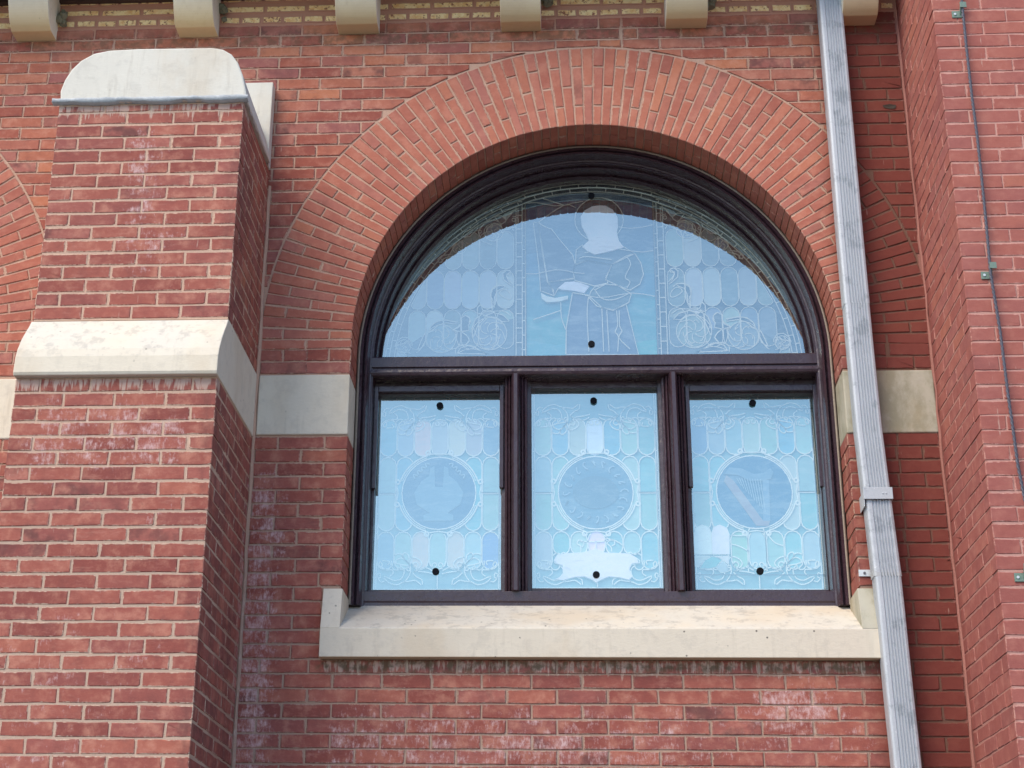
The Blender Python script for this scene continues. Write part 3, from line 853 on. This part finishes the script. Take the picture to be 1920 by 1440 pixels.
# --- lower lights: corner foliage traced once, mirrored four ways
tr = conv((700, 920), 7.58, [
    [(300, 930), (330, 905), (400, 905), (430, 960)], [(430, 960), (420, 910), (450, 885), (500, 920), (510, 970), (490, 1010)],
    [(500, 1030), (520, 970), (580, 950), (660, 990), (690, 1050), (640, 1110), (570, 1160)],
    [(430, 960), (480, 1010), (525, 1075), (530, 1150), (500, 1230), (440, 1300)],
    [(330, 990), (400, 960), (470, 1000), (520, 1070), (430, 1060), (380, 1050), (320, 1030), (330, 990)],
    [(260, 1000), (255, 1060), (290, 1120), (340, 1130), (380, 1100), (390, 1060)],
    [(400, 1080), (440, 1130), (430, 1200), (390, 1260), (300, 1280), (210, 1240), (150, 1220)],
    [(150, 1240), (220, 1310), (330, 1340), (430, 1300), (520, 1290), (600, 1280), (680, 1340)],
    [(100, 1010), (80, 1050), (110, 1090), (130, 1050), (100, 1010)], [(120, 1090), (190, 1130), (270, 1130), (280, 1180), (230, 1220)],
    [(130, 1000), (170, 1000), (230, 1010), (210, 1060)], [(60, 1200), (70, 1250), (110, 1300), (160, 1290)],
    [(60, 1190), (100, 1180), (100, 1240), (60, 1240)], [(560, 1170), (620, 1230), (690, 1270), (700, 1340)],
    [(570, 1160), (680, 1110), (760, 1100), (840, 1140)], [(640, 1150), (740, 1160), (850, 1185)],
    [(840, 1110), (840, 1050), (880, 1030), (900, 1060), (880, 1090)],
    circ(600, 1060, 38, n=10), circ(500, 1120, 22, n=8)])
PCX, PCZ = -.7875, -.150
tr = [[(x - PCX, z - PCZ) for x, z in ln] for ln in tr]
def lower_light(k):
    x0, x1, z0, z1 = PAN[k]; cx = (x0 + x1) / 2
    L = link('leaded_light', None, None, win) if False else None
    v, f = boxv(x0 - .01, x1 + .01, GY + .004, GY + .009, z0 - .01, z1 + .02)
    root = part('leaded_light', v, f, M['glass'], win)
    a = root.data.attributes.new('tone', 'FLOAT_COLOR', 'POINT'); a.data.foreach_set('color', [q for _ in root.data.vertices for q in (*[(.13, .32, .36), (.16, .36, .40), (.15, .35, .39)][k], 1)])
    root['label'] = ['leaded panel with a lyre medallion', 'leaded panel with a wreath medallion and blank white cartouche', 'leaded panel with a harp medallion and two white tablets'][k]
    lines = []
    def add(P, r=None): lines.append((P, r) if r else P)
    for sx in (1, -1):
        for sz in (1, -1):
            for ln in tr: add([(cx + sx * x, PCZ + sz * z) for x, z in cr(ln, 3)])
    cz = PCZ
    def addc(P):
        run = []
        P = loop(P); D2 = []
        for a, b in zip(P, P[1:]):
            for t in (0, .25, .5, .75): D2.append((a[0] + (b[0] - a[0]) * t, a[1] + (b[1] - a[1]) * t))
        for p_ in D2 + [D2[0]]:
            if math.hypot(p_[0] - cx, p_[1] - cz) > .212: run.append(p_)
            else:
                if len(run) > 1: add(run)
                run = []
        if len(run) > 1: add(run)
    step = 2 * .3075 / 7
    colr = [(TEAL, PALE, ROSE, PALE, ROSE, PALE, BLUE), (PALE, TEAL, PALE, WHITE, TEAL, PALE, TEAL), (BLUE, PALE, GRN, PALE, GRN, TEAL, PALE)][k]
    zr = [(.195, .392), (-.195, .190), (-.392, -.200)]
    for c in range(7):
        a_, b_ = cx - .3075 + c * step, cx - .3075 + (c + 1) * step
        for r_, (q0, q1) in enumerate(zr):
            if r_ == 1 and 2 <= c <= 4: continue
            if k == 1 and r_ == 2 and 1 <= c <= 5: q0 = -.32
            if k == 2 and r_ == 2 and c < 2: continue
            P = stadium(a_ + .002, b_ - .002, cz + q0, cz + q1, 6)
            if r_ == 1 and c in (0, 6):
                for (s0, s1, bb, tt) in ((q0, -.004, True, False), (.0, q1, False, True)):
                    Q = stadium(a_ + .002, b_ - .002, cz + s0, cz + s1, 6, bb, tt)
                    piece(Q, random.choice([TEAL, GRN, PALE]), root); addc(Q)
                continue
            piece(P, tuple(q * uni(.85, 1.15) for q in (colr[c] if r_ != 1 else random.choice([TEAL, GRN, PALE]))), root); addc(P)
    # medallion with its C-scroll frame
    R = .186
    piece(circ(cx, cz, R, n=28)[:-1], [(.004, .085, .20), (.05, .17, .26), (.004, .10, .22)][k], root, .006, 'medallion')
    add(circ(cx, cz, R + .002, n=36), .0042)
    for q in range(4):
        a0 = q * pi / 2 + .30; a1 = (q + 1) * pi / 2 - .30
        add(circ(cx, cz, R + .021, a0, a1, 12), .0048); add(circ(cx, cz, R + .011, a0 + .03, a1 - .03, 12), .003)
        for aa in (a0 - .03, a1 + .03): add(circ(cx + (R + .034) * cos(aa), cz + (R + .034) * sin(aa), .011, n=9), .0055)
    for s in (-1, 1):
        add([(cx + s * .05, cz + R + .02), (cx - s * .05, cz + R + .02)] if s > 0 else [(cx - .05, cz - R - .02), (cx, cz - R - .012), (cx + .05, cz - R - .02)])
        add([(cx + s * (R + .03), cz - .05), (cx + s * (R + .022), cz), (cx + s * (R + .03), cz + .05)])
        add([(cx + s * (R + .03), cz), (cx + s * .3075, cz)])
    # border strips with joints
    for xx in (x0 + .004, x0 + .014, x1 - .014, x1 - .004): add([(xx, z0 + .002), (xx, z1 + .01)])
    for zz_ in (z0 + .020, z0 + .004, z1 - .004): add([(x0 + .004, zz_), (x1 - .004, zz_)])
    n = 10
    for i in range(1, n):
        zt = z0 + (z1 - z0) * i / n
        add([(x0 + .004, zt), (x0 + .014, zt)]); add([(x1 - .014, zt), (x1 - .004, zt)])
    for i in range(1, 7):
        xt = x0 + (x1 - x0) * i / 7; add([(xt, z0 + .004), (xt, z0 + .020)]); add([(xt, z1 - .004), (xt, z1 + .015)])
    add([(cx, z0 + .02), (cx, z0 + .095)])
    # emblem of the medallion, slightly proud
    E = (.12, .24, .38)
    if k == 0:
        lyre = [(-.075, -.145), (.075, -.145), (.075, -.115), (.045, -.105), (.11, -.06), (.125, 0), (.09, .06), (.05, .09), (.045, .13), (.025, .14), (.02, .03), (-.02, .03), (-.025, .14), (-.045, .13), (-.05, .09), (-.09, .06), (-.125, 0), (-.11, -.06), (-.045, -.105), (-.075, -.115)]
        piece([(cx + x, cz + z) for x, z in lyre], E, root, .011, 'emblem')
        rb = [[(sx * (.05 + .02 * j), .15 - .02 * j), (sx * (.07 + .02 * j), .155 - .02 * j), (sx * (.065 + .02 * j), .135 - .02 * j)] for j in range(4) for sx in (1, -1)]
        v, f = join(*[tube([(cx + x, GY - .012, cz + z) for x, z in cr(q, 3)], .004, 4) for q in rb])
    elif k == 1:
        piece([(cx + .115 * cos(a), cz + .085 * sin(a)) for a in [2 * pi * i / 24 for i in range(24)]], (.05, .11, .17), root, .011, 'emblem')
        wr = []
        for j in range(20):
            a = 2 * pi * j / 20; r0 = .145
            wr.append([(cx + (r0 + .02 * cos(t + j)) * cos(a + .10 * sin(t)), cz + (r0 + .02 * cos(t + j)) * sin(a + .10 * sin(t))) for t in (0, .8, 1.6, 2.4, 3.2)])
        v, f = join(*[tube([(x, GY - .012, z) for x, z in q], .0040, 4) for q in wr])
    else:
        harp = [(-.12, .10), (-.135, .06), (-.10, .05), (.02, -.165), (.05, -.175), (.055, .05), (.09, .07), (.085, .11), (.05, .11), (.0, .095), (-.06, .13)]
        inn = None
        piece([(cx + x, cz + z) for x, z in [(-.135, .085), (-.10, .055), (.035, -.150), (.07, -.145), (.06, -.175), (.0, -.175), (-.15, .055)]], (.26, .20, .28), root, .011, 'emblem')
        piece([(cx + x, cz + z) for x, z in [(-.145, .09), (-.12, .125), (-.06, .12), (.0, .09), (.05, .095), (.085, .12), (.10, .10), (.085, .065), (.04, .055), (-.02, .055), (-.08, .085)]], E, root, .013, 'emblem')
        piece([(cx + x, cz + z) for x, z in [(.045, .06), (.075, .06), (.07, -.15), (.035, -.15)]], E, root, .012, 'emblem')
        v, f = join(*[tube([(cx - .085 + .013 * j, GY - .014, cz + .07 - .0008 * j), (cx - .065 + .0125 * j, GY - .014, cz - .015 * j + .03)], .0022, 4) for j in range(10)])
    part('emblem_lines', v, f, M['came'] if False else M['glass'], root)
    eo = bpy.data.objects[-1] if False else None
    if k == 1:
        Cc = conv((990, 960), 7.385, [[(940, 515), (1060, 570), (1400, 585), (1500, 640), (1530, 710), (1440, 720), (1400, 800), (1440, 900), (1400, 945), (1250, 910), (1120, 900), (1000, 950), (945, 985), (880, 940), (780, 900), (650, 905), (490, 950), (370, 940), (440, 910), (490, 850), (480, 750), (400, 720), (360, 680), (400, 610), (520, 580), (760, 570)]])[0]
        piece(Cc, (.90, .92, .88), root, .012, 'cartouche'); add([(x, z) for x, z in loop(Cc)], .0035)
        for ln in conv((990, 960), 7.385, [[(940, 410), (940, 515)], [(730, 410), (850, 415), (940, 415), (1030, 410), (1100, 395)], [(1060, 320), (1110, 375), (1200, 395), (1310, 460)],
                                           [(730, 560), (730, 480), (680, 440), (700, 395), (750, 400), (775, 440), (750, 490)], [(1160, 550), (1150, 490), (1100, 440), (1130, 395), (1190, 400), (1200, 450), (1160, 470)]]): add(cr(ln, 3))
    if k == 2:
        T = conv((1280, 740), 3.89, [[(85, 1165), (83, 1020), (95, 975), (140, 953), (190, 970), (205, 1010), (212, 1165)], [(217, 1165), (213, 1010), (225, 970), (270, 953), (320, 975), (338, 1020), (340, 1165)],
                                     [(90, 1178), (200, 1182), (150, 1215), (115, 1260), (95, 1255)], [(225, 1182), (340, 1180), (335, 1240), (300, 1215)],
                                     [(125, 1270), (160, 1215), (210, 1185), (260, 1190), (285, 1205), (240, 1260), (190, 1270)], [(245, 1260), (290, 1215), (325, 1245), (330, 1290), (280, 1300)]])
        for i, P in enumerate(T): piece(P, [(1.0, .90, .82), (1.0, .97, .93), (.72, .70, .70), (.75, .72, .72), (.10, .50, .42), (.45, .50, .55)][i], root, .006, 'tablet' if i < 2 else 'glass_piece'); add(loop(P))
        for ln in conv((1280, 740), 3.89, [[(350, 1025), (430, 1030), (475, 1000)], [(350, 1090), (420, 1110), (480, 1145)], [(480, 1290), (480, 990), (590, 985), (615, 1290)], [(610, 1010), (670, 1080), (740, 1105)]]): add(cr(ln, 4))
        v2, f2 = join(*[tube([(x0, GY - .010, zz), (x1, GY - .010, zz - .002)], .0025, 6) for zz in (z1 - .055, z0 + .092)])
        part('saddle_bar', v2, f2, M['cable'], root)
    part('lead_came', *came_mesh(lines), M['came'], root)
for k in range(3): lower_light(k)
for o in list(bpy.data.objects):
    if o.name.startswith('emblem_lines') and 'tone' not in o.data.attributes:
        a = o.data.attributes.new('tone', 'FLOAT_COLOR', 'POINT'); a.data.foreach_set('color', [q for _ in o.data.vertices for q in (.30, .42, .52, 1)])

# --- lunette
def lunette():
    RG = 1.112; zb = .50
    P = [(RG * cos(pi * i / 60), ZC + RG * sin(pi * i / 60)) for i in range(61)]
    v, f = prism(P, GY + .004, GY + .009)
    root = part('leaded_light', v, f, M['glass'], win)
    a = root.data.attributes.new('tone', 'FLOAT_COLOR', 'POINT'); a.data.foreach_set('color', [q for _ in root.data.vertices for q in (.030, .034, .040, 1)])
    root['label'] = 'half round leaded panel with a haloed robed figure holding a scroll'
    L = []
    def add(P, r=None): L.append((P, r) if r else P)
    # concentric border with staggered joints
    for r in (1.088, 1.066, 1.040): add([(r * cos(t), ZC + r * sin(t)) for t in [.0 + pi * i / 70 for i in range(71)]], .0034)
    for j, (ra, rb) in enumerate(((1.088, 1.066), (1.066, 1.040))):
        for i in range(34):
            t = .05 + pi * (i + .5 * j) / 34; add([(ra * cos(t), ZC + ra * sin(t)), (rb * cos(t), ZC + rb * sin(t))])
    def zarc(x, r=1.040): return ZC + sqrt(max(r * r - x * x, 0))
    # upright strips beside the figure
    for s in (-1, 1):
        for x in (.345, .362, .395): add([(s * x, zb), (s * x, zarc(x))], .0034)
        for i in range(13): z = zb + .04 + i * .082; add([(s * .345, z), (s * .362, z)]); add([(s * .362, z + .04), (s * .395, z + .04)])
    # lozenges in the side fields
    step = .0935
    for s in (-1, 1):
        for c in range(7):
            xa = .405 + c * step; xm = xa + step / 2
            for q in range(5):
                if q == 0 and c < 6: continue
                z0 = .40 + q * .228; z1 = z0 + .222
                Q = stadium(xa + .002, xa + step - .002, z0, z1, 6)
                lim = 1.03
                if max(math.hypot(x, z - ZC) for x, z in Q) > lim:
                    if math.hypot(xm, z0 + .06 - ZC) > lim: continue
                    Q = [(x, z) if math.hypot(x, z - ZC) < lim else (x * lim / math.hypot(x, z - ZC), ZC + (z - ZC) * lim / math.hypot(x, z - ZC)) for x, z in Q]
                Q = [(x, max(z, zb - .01)) for x, z in Q]
                Q2 = []
                for p_ in Q:
                    if not Q2 or math.hypot(p_[0] - Q2[-1][0], p_[1] - Q2[-1][1]) > .002: Q2.append(p_)
                Q = [(s * x, z) for x, z in Q2]
                if s < 0: Q = Q[::-1]
                if parea(Q) < .001: continue
                col = random.choice([(.18, .22, .20), (.26, .31, .28), (.36, .42, .40), (.46, .52, .50), (.20, .26, .32), (.30, .36, .34)])
                if (s, c, q) in ((-1, 4, 1), (1, 1, 1), (1, 3, 0), (1, 2, 0), (1, 5, 0)): col = (.62, .66, .62)
                piece(Q, col, root)
                if q < 4: add(loop(Q), .0026)
    # blue ground of the scroll band along the bottom
    for s in (-1, 1):
        g_ = [(.405, .50), (.98, .50), (.955, .66), (.90, .70), (.80, .68), (.70, .73), (.58, .72), (.50, .78), (.405, .80)]
        piece([(s * x, z) for x, z in g_][::s], (.10, .14, .17), root, .0008)
    # foliage
    t1 = conv((720, 480), 7.58, [[(1000, 1090), (1080, 1080), (1160, 1120), (1215, 1200), (1160, 1270)], [(1020, 1400), (1020, 1330), (1100, 1280), (1250, 1280), (1350, 1340), (1480, 1400)],
        [(1040, 1390), (1150, 1340), (1300, 1330), (1480, 1400)], [(600, 1200), (520, 1330), (460, 1380)], [(600, 1080), (540, 1180), (480, 1330)],
        [(160, 1290), (200, 1260), (270, 1250), (330, 1210), (390, 1230), (400, 1280)], [(300, 1300), (310, 1360), (380, 1390)], [(480, 1170), (400, 1190), (340, 1160), (240, 1160), (160, 1210)],
        [(1540, 780), (1550, 650), (1515, 560), (1530, 480), (1600, 430), (1700, 430), (1770, 470)], [(1640, 540), (1660, 500), (1720, 480), (1780, 520), (1810, 580), (1790, 620), (1700, 590), (1640, 540)],
        [(1700, 340), (1690, 260), (1740, 210), (1800, 220), (1790, 270), (1740, 260), (1760, 320), (1830, 400)], [(1450, 800), (1560, 790), (1700, 790), (1800, 850)],
        [(640, 1080), (670, 1000), (760, 940), (880, 920), (1040, 950)], [(970, 1060), (1060, 1020), (1100, 960), (1090, 900), (1160, 850), (1220, 890), (1210, 960)], [(1330, 830), (1330, 740), (1380, 700), (1400, 770), (1450, 800)]])
    t2 = conv((780, 340), 4.364, [[(190, 665), (180, 640), (205, 615), (270, 605), (340, 620)], [(200, 665), (215, 655), (205, 635)], [(370, 460), (440, 460), (500, 410), (510, 340)], [(330, 480), (390, 440), (460, 400)],
        [(510, 410), (560, 345), (640, 320), (700, 355)], [(510, 420), (540, 490), (620, 520)], [(700, 355), (740, 320), (700, 285), (640, 290)], [(770, 285), (780, 255), (840, 228)], [(720, 410), (740, 385), (780, 380), (800, 410)],
        [(400, 500), (450, 520), (500, 480)], circ(800, 318, 14, n=8), circ(525, 415, 12, n=7), [(790, 290), (830, 300), (840, 340)]])
    leaves = conv((720, 480), 7.58, [[(640, 1080), (670, 1000), (760, 930), (880, 915), (1050, 945), (1040, 975), (880, 955), (770, 990), (690, 1060)],
        [(970, 1060), (1060, 1010), (1100, 960), (1090, 890), (1160, 850), (1220, 890), (1230, 950), (1200, 990), (1210, 1060), (1110, 1080)],
        [(1260, 1180), (1250, 1040), (1300, 900), (1400, 830), (1440, 880), (1340, 980), (1290, 1110)], [(1430, 860), (1560, 810), (1700, 850), (1780, 930), (1680, 940), (1600, 880)],
        [(480, 1350), (520, 1230), (590, 1090), (600, 1190), (540, 1300)], [(1520, 560), (1540, 480), (1620, 430), (1730, 430), (1700, 460), (1610, 500), (1570, 600), (1570, 720), (1540, 790)],
        [(1700, 340), (1690, 250), (1750, 205), (1800, 225), (1770, 250), (1740, 290), (1770, 360), (1830, 440)], [(1330, 830), (1330, 740), (1380, 700), (1400, 770), (1450, 800), (1400, 820)],
        [(1040, 1390), (1090, 1310), (1200, 1280), (1320, 1320), (1440, 1400)], [(160, 1290), (180, 1220), (260, 1160), (350, 1170), (390, 1230), (330, 1215), (270, 1255), (210, 1265)],
        [(1040, 1080), (1110, 1085), (1180, 1140), (1215, 1200), (1160, 1270), (1060, 1270), (1030, 1180)]]) + conv((780, 340), 4.364, [
        [(370, 460), (440, 455), (500, 400), (510, 345), (450, 395), (400, 420)], [(510, 410), (560, 345), (640, 318), (700, 350), (640, 345), (590, 380), (560, 450), (530, 470)],
        [(640, 290), (700, 285), (740, 320), (770, 285), (790, 255), (835, 230), (835, 350), (800, 380), (740, 380), (710, 400), (690, 350)],
        [(190, 670), (180, 640), (210, 612), (270, 603), (330, 612), (260, 622), (220, 640), (215, 665)]])
    for i, P in enumerate(leaves):
        for s in (-1, 1):
            Q = [(s * -x, z) for x, z in P]
            if s > 0: pass
            piece(Q[::s], (.012, .024, .045) if i < 11 else (.022, .018, .030), root, .0035); add(loop(Q))
    ros = []
    for (o_, sc_, cx_, cy_, r_, n_, h_) in [((720, 480), 7.58, 815, 1180, 210, 5, 1), ((720, 480), 7.58, 1500, 1110, 245, 6, -1), ((780, 340), 4.364, 355, 545, 55, 4, 1), ((780, 340), 4.364, 635, 420, 78, 5, -1), ((720, 480), 7.58, 280, 1290, 100, 4, -1)]:
        c0 = at(o_[0] + cx_ / sc_, o_[1] + cy_ / sc_, GY); c1 = at(o_[0] + (cx_ + r_) / sc_, o_[1] + cy_ / sc_, GY)
        ros += rosette(c0.x, c0.z, c1.x - c0.x, n_, h_)
        for s in (-1, 1): piece([(s * -x, z) for x, z in circ(c0.x, c0.z, c1.x - c0.x, n=16)[:-1]], (.20, .26, .28), root, .002)
    for ln in t1 + t2 + ros:
        q = cr(ln, 3)
        for s in (-1, 1):
            w = [(s * -x, z) for x, z in q]
            if max(math.hypot(x, z - ZC) for x, z in w) < 1.045: add(w, .0029)
    # figure panel
    O = (1000, 340); K = 4.363
    def C(pts): return conv(O, K, [pts])[0]
    xs0, xs1 = -.340, .340
    bgz = [.495, .66, .80, .92, 1.06, 1.18, 1.32, 1.46, 1.53]
    bcol = [(.05, .34, .36), (.045, .28, .32), (.05, .26, .32), (.05, .22, .30), (.045, .17, .26), (.035, .10, .18), (.025, .07, .14), (.022, .055, .12)]
    for i in range(8):
        for (a_, b_) in ((xs0, -.03), (-.03, xs1)):
            n = 6; d = uni(-.015, .015)
            lo = [(a_ + (b_ - a_) * t / n, bgz[i] + (0 if i == 0 else .012 * sin(t * 1.2 + i))) for t in range(n + 1)]
            hi = [(a_ + (b_ - a_) * t / n, bgz[i + 1] + .012 * sin(t * 1.2 + i + 1)) for t in range(n, -1, -1)]
            if i == 7: hi = [(x, min(z, zarc(x) - .003)) for x, z in hi]; hi = [(x, zarc(x, 1.036)) for x, z in hi]
            piece(lo + hi, bcol[i], root)
            if (i in (2, 4, 5) and a_ > -.1) or (i in (3, 6) and a_ < -.1): add(hi, .0026)
    HALO = circ(537, 322, 198, n=26)[:-1]; HALO = [(x, 322 + (y - 322) * .90) for x, y in HALO]
    fig = [(HALO[::-1], (.030, .028, .032), .003, 'halo'),
           ([(40, 345), (100, 385), (150, 400), (210, 480), (320, 610), (345, 690), (325, 740), (340, 800), (120, 830), (80, 600)], (.045, .06, .09), .005, 'scroll'),
           ([(0, 345), (40, 345), (75, 600), (115, 830), (165, 900), (170, 945), (60, 905), (45, 700)], (.03, .05, .08), .005, 'scroll'),
           ([(345, 690), (440, 655), (640, 690), (590, 800), (610, 840), (500, 865), (450, 850), (340, 820), (325, 740)], (.07, .08, .12), .006, 'robe'),
           ([(350, 570), (400, 530), (500, 600), (740, 545), (830, 600), (640, 690), (440, 655), (345, 690)], (.05, .07, .10), .007, 'robe'),
           ([(640, 690), (760, 620), (830, 600), (880, 680), (900, 770), (870, 850), (790, 900), (760, 890), (590, 815)], (.04, .07, .09), .008, 'robe'),
           ([(320, 920), (450, 940), (560, 1040), (650, 1060), (760, 1020), (860, 1425), (270, 1425), (270, 1200)], (.07, .09, .15), .005, 'robe'),
           ([(470, 910), (500, 875), (590, 850), (690, 860), (800, 930), (780, 1000), (650, 1065), (520, 1030), (455, 960)], (.04, .07, .09), .009, 'robe'),
           ([(120, 830), (340, 805), (340, 830), (200, 890), (170, 945), (155, 890)], (.04, .06, .09), .006, 'scroll'),
           ([(480, 217), (530, 208), (590, 210), (650, 245), (688, 305), (692, 380), (682, 430), (700, 500), (740, 550), (620, 585), (500, 610), (440, 580), (400, 545), (455, 495), (430, 440), (395, 380), (388, 300), (420, 250)], (.80, .82, .78), .018, 'face'),
           ([(200, 885), (260, 835), (330, 830), (390, 842), (460, 870), (415, 925), (330, 905), (230, 895)], (.78, .80, .76), .018, 'hand'),
           ([(62, 922), (110, 950), (180, 965), (285, 945), (282, 975), (200, 995), (110, 1000), (70, 970)], (.74, .78, .76), .018, 'hand')]
    for pts, col, lift, nm in fig:
        Q = C(pts); piece(Q, col, root, lift, nm)
        if nm not in ('face', 'hand'): add(loop(Q), .0033)
    for pts in [[(450, 960), (440, 1100), (455, 1400)], [(560, 1050), (575, 1400)], [(600, 1062), (620, 1400)], [(680, 1065), (690, 1180), (670, 1240), (695, 1280), (690, 1400)], [(702, 1065), (705, 1190), (725, 1235), (700, 1290), (790, 1380)],
                [(765, 625), (795, 690), (750, 790), (790, 830), (765, 880)], [(500, 890), (550, 960), (620, 980), (700, 965), (780, 925)], [(375, 640), (440, 625), (640, 650)], [(225, 1000), (230, 1120), (265, 1220)], [(0, 1140), (120, 1100), (225, 1065)],
                [(500, 900), (590, 850)], [(40, 345), (250, 205), (345, 225)], [(80, 150), (250, 205)], [(270, 1200), (265, 1420)]]:
        add(C(cr(pts, 3)), .0032)
    # raise the figure's outlines above its pieces
    v, f = came_mesh(L); part('lead_came', [(x, y - .010 if abs(x) < .343 else y, z) for x, y, z in v], f, M['came2'], root)
    return root
lunette()

# ---- outer panes (mirror the sky) and their rubber plugs
def pane_poly():
    R = 1.0895; return [(R * cos(pi * i / 60), ZC + .022 + R * sin(pi * i / 60) * (R - .022) / R) for i in range(61)]
def ytilt(z): return .398 + (z - .5) * .067
Pp = pane_poly(); n = len(Pp)
V = [(x, ytilt(z), z) for x, z in Pp]
pan = part('glass_pane', V, [tuple(range(n))], M['pane'], win)
def plug(p, parent):
    v = []; N = 16
    for y, r in ((p[1] - .001, .0175), (p[1] - .007, .0175), (p[1] - .010, .0155)): v += [(p[0] + r * cos(2 * pi * i / N), y, p[2] + r * sin(2 * pi * i / N)) for i in range(N)]
    f = [(j * N + i, j * N + (i + 1) % N, (j + 1) * N + (i + 1) % N, (j + 1) * N + i) for j in range(2) for i in range(N)] + [tuple(2 * N + i for i in range(N))]
    part('rubber_plug', v, f, M['rubber'], parent)
for (u, v_) in ((1109, 650), (1109, 364)):
    q = at(u, v_, .44); plug((q.x, ytilt(q.z) - .003, q.z), pan)
for k, (x0, x1, z0, z1) in enumerate(PAN):
    yb_, yt_ = .440, .446
    pn = part('glass_pane', [(x0, yb_, z0), (x1, yb_, z0), (x1, yt_, z1), (x0, yt_, z1)], [(0, 1, 2, 3)], M['pane'], win)
    for (u, v_) in (((825, 761), (817, 1072)), ((1113, 752), (1118, 1078)), ((1411, 756), (1425, 1071)))[k]:
        q = at(u, v_, .44); plug((q.x, .438, q.z), pn)

# ------------------------------------------------------------------ downspout
ds = thing('downspout', 'pale galvanised ribbed downspout running down the wall right of the window', 'downspout', (1.30, -.06, ZBOT))
ctr = [(2.75, 1.272), (2.36, 1.2805), (1.6, 1.281), (.94, 1.2805), (.4, 1.283), (0, 1.2865), (-.30, 1.297), (-.36, 1.301), (-.76, 1.315), (-1.2, 1.320), (-1.55, 1.326), (-2.0, 1.333)]
def cx_at(z):
    for (za, xa_), (zb_2, xb_2) in zip(ctr, ctr[1:]):
        if za >= z >= zb_2: return xa_ + (xb_2 - xa_) * (za - z) / (za - zb_2)
    return ctr[-1][1] if z < 0 else ctr[0][1]
def pipe_ring(z, s=1.0, dy=0):
    W2, y0, y1 = .061 * s, -.118 - .001 * (s - 1), -.030
    cx_ = cx_at(z); r = .013; pts = []
    pts += [(-W2, y1), (-W2, y0 + r), (-W2 + r * .3, y0 + r * .3), (-W2 + r, y0)]
    x = -W2 + .032; pts.append((x - .004, y0))
    for i in range(6):
        pts += [(x, y0 + .007), (x + .0045, y0 + .007), (x + .0065, y0), (x + .0105, y0)]; x += .0130
    pts += [(W2 - r, y0), (W2 - r * .3, y0 + r * .3), (W2, y0 + r), (W2, y1)]
    return [(cx_ + px, py + dy, z) for px, py in pts]
def pipe(z0, z1, sa, sb, n=24, wob=.0):
    V, Fc = [], []; m = None
    for i in range(n + 1):
        z = z0 + (z1 - z0) * i / n; rr = pipe_ring(z, sa + (sb - sa) * i / n, wob * sin(i * 1.3)); m = len(rr); V += rr
    for i in range(n):
        for k in range(m): Fc.append((i * m + k, i * m + (k + 1) % m, (i + 1) * m + (k + 1) % m, (i + 1) * m + k))
    Fc += [tuple(range(m)), tuple(n * m + k for k in range(m - 1, -1, -1))]
    return V, Fc
for (z0, z1, a, b) in ((2.75, .62, 1.0, 1.02), (.625, -.345, .985, 1.02), (-.34, -.70, .99, 1.03), (-.695, -2.0, .985, 1.0)):
    part('pipe_length', *pipe(z0, z1, a, b, wob=.0006), M['galv'], ds)
zs = -.335; xs = cx_at(zs)
part('strap', *join(boxv(xs - .068, xs + .066, -.131, -.126, zs - .026, zs + .030), boxv(xs - .068, xs - .064, -.126, -.002, zs - .060, zs + .012), boxv(xs + .062, xs + .066, -.126, -.002, zs - .026, zs + .030)), M['galv'], ds, bev=.0015)
for dx in (.02, .034):
    part('rivet', *tube([(xs + dx, -.131, zs + .002), (xs + dx, -.135, zs + .002)], .003, 8), M['steel'], ds)
q = at(1610, 1075, -.004)
br = part('bracket', *boxv(q.x, q.x + .09, -.0085, -.0035, q.z - .015, q.z + .016), M['steel'], ds, bev=.001)
part('screw', *tube([(q.x + .026, -.0085, q.z), (q.x + .026, -.013, q.z)], .006, 8), M['cable'], br)
zj = -.70
part('crimped_joint', *pipe(zj - .016, zj + .014, 1.045, 1.04, 2), M['lead'], ds)

# ------------------------------------------------------------------ cable on the pier
cb = thing('lightning_cable', 'thin twisted grey cable hanging down the front of the right pier', 'cable', (1.775, PY, ZBOT))
pts = [(1801, -60), (1803, 0), (1812, 90), (1822, 180), (1832, 255), (1840, 330), (1849, 420), (1857, 512), (1865, 560), (1875, 620), (1890, 740), (1900, 810), (1908, 870), (1920, 930), (1936, 1000), (1945, 1083), (1960, 1300), (1975, 1500)]
cp3 = [at(u, v, PY - .022) for u, v in pts]
sm_ = []
for i in range(len(cp3) - 1):
    for k in range(6): sm_.append(cp3[i].lerp(cp3[i + 1], k / 6))
# two strands twisted round each other
for ph in (0, pi):
    st = []
    tot = 0.0; fine = []
    for i in range(len(sm_) - 1):
        for k in range(6): fine.append(sm_[i].lerp(sm_[i + 1], k / 6))
    for i, p in enumerate(fine):
        if i: tot += (p - fine[i - 1]).length
        a = tot * 130 + ph; st.append((p.x + .0028 * cos(a), p.y + .0028 * sin(a), p.z))
    part('strand', *tube(st, .0048, 6), M['cable'], cb, True)
for (u, v) in ((1790, 28), (1845, 517), (1908, 1083)):
    q = at(u, v, PY)
    c = part('clip', *join(boxv(q.x - .014, q.x + .034, PY - .006, PY - .001, q.z - .018, q.z + .018), prism_x([(PY - .006, q.z - .010), (PY - .030, q.z + .03), (PY - .030, q.z + .042), (PY - .006, q.z + .010)], q.x + .022, q.x + .034),
                              boxv(q.x + .022, q.x + .052, PY - .034, PY - .028, q.z + .022, q.z + .052)), M['verd'], cb, bev=.0012)
    part('screw', *tube([(q.x, PY - .006, q.z), (q.x, PY - .010, q.z)], .006, 8), M['steel'], c)
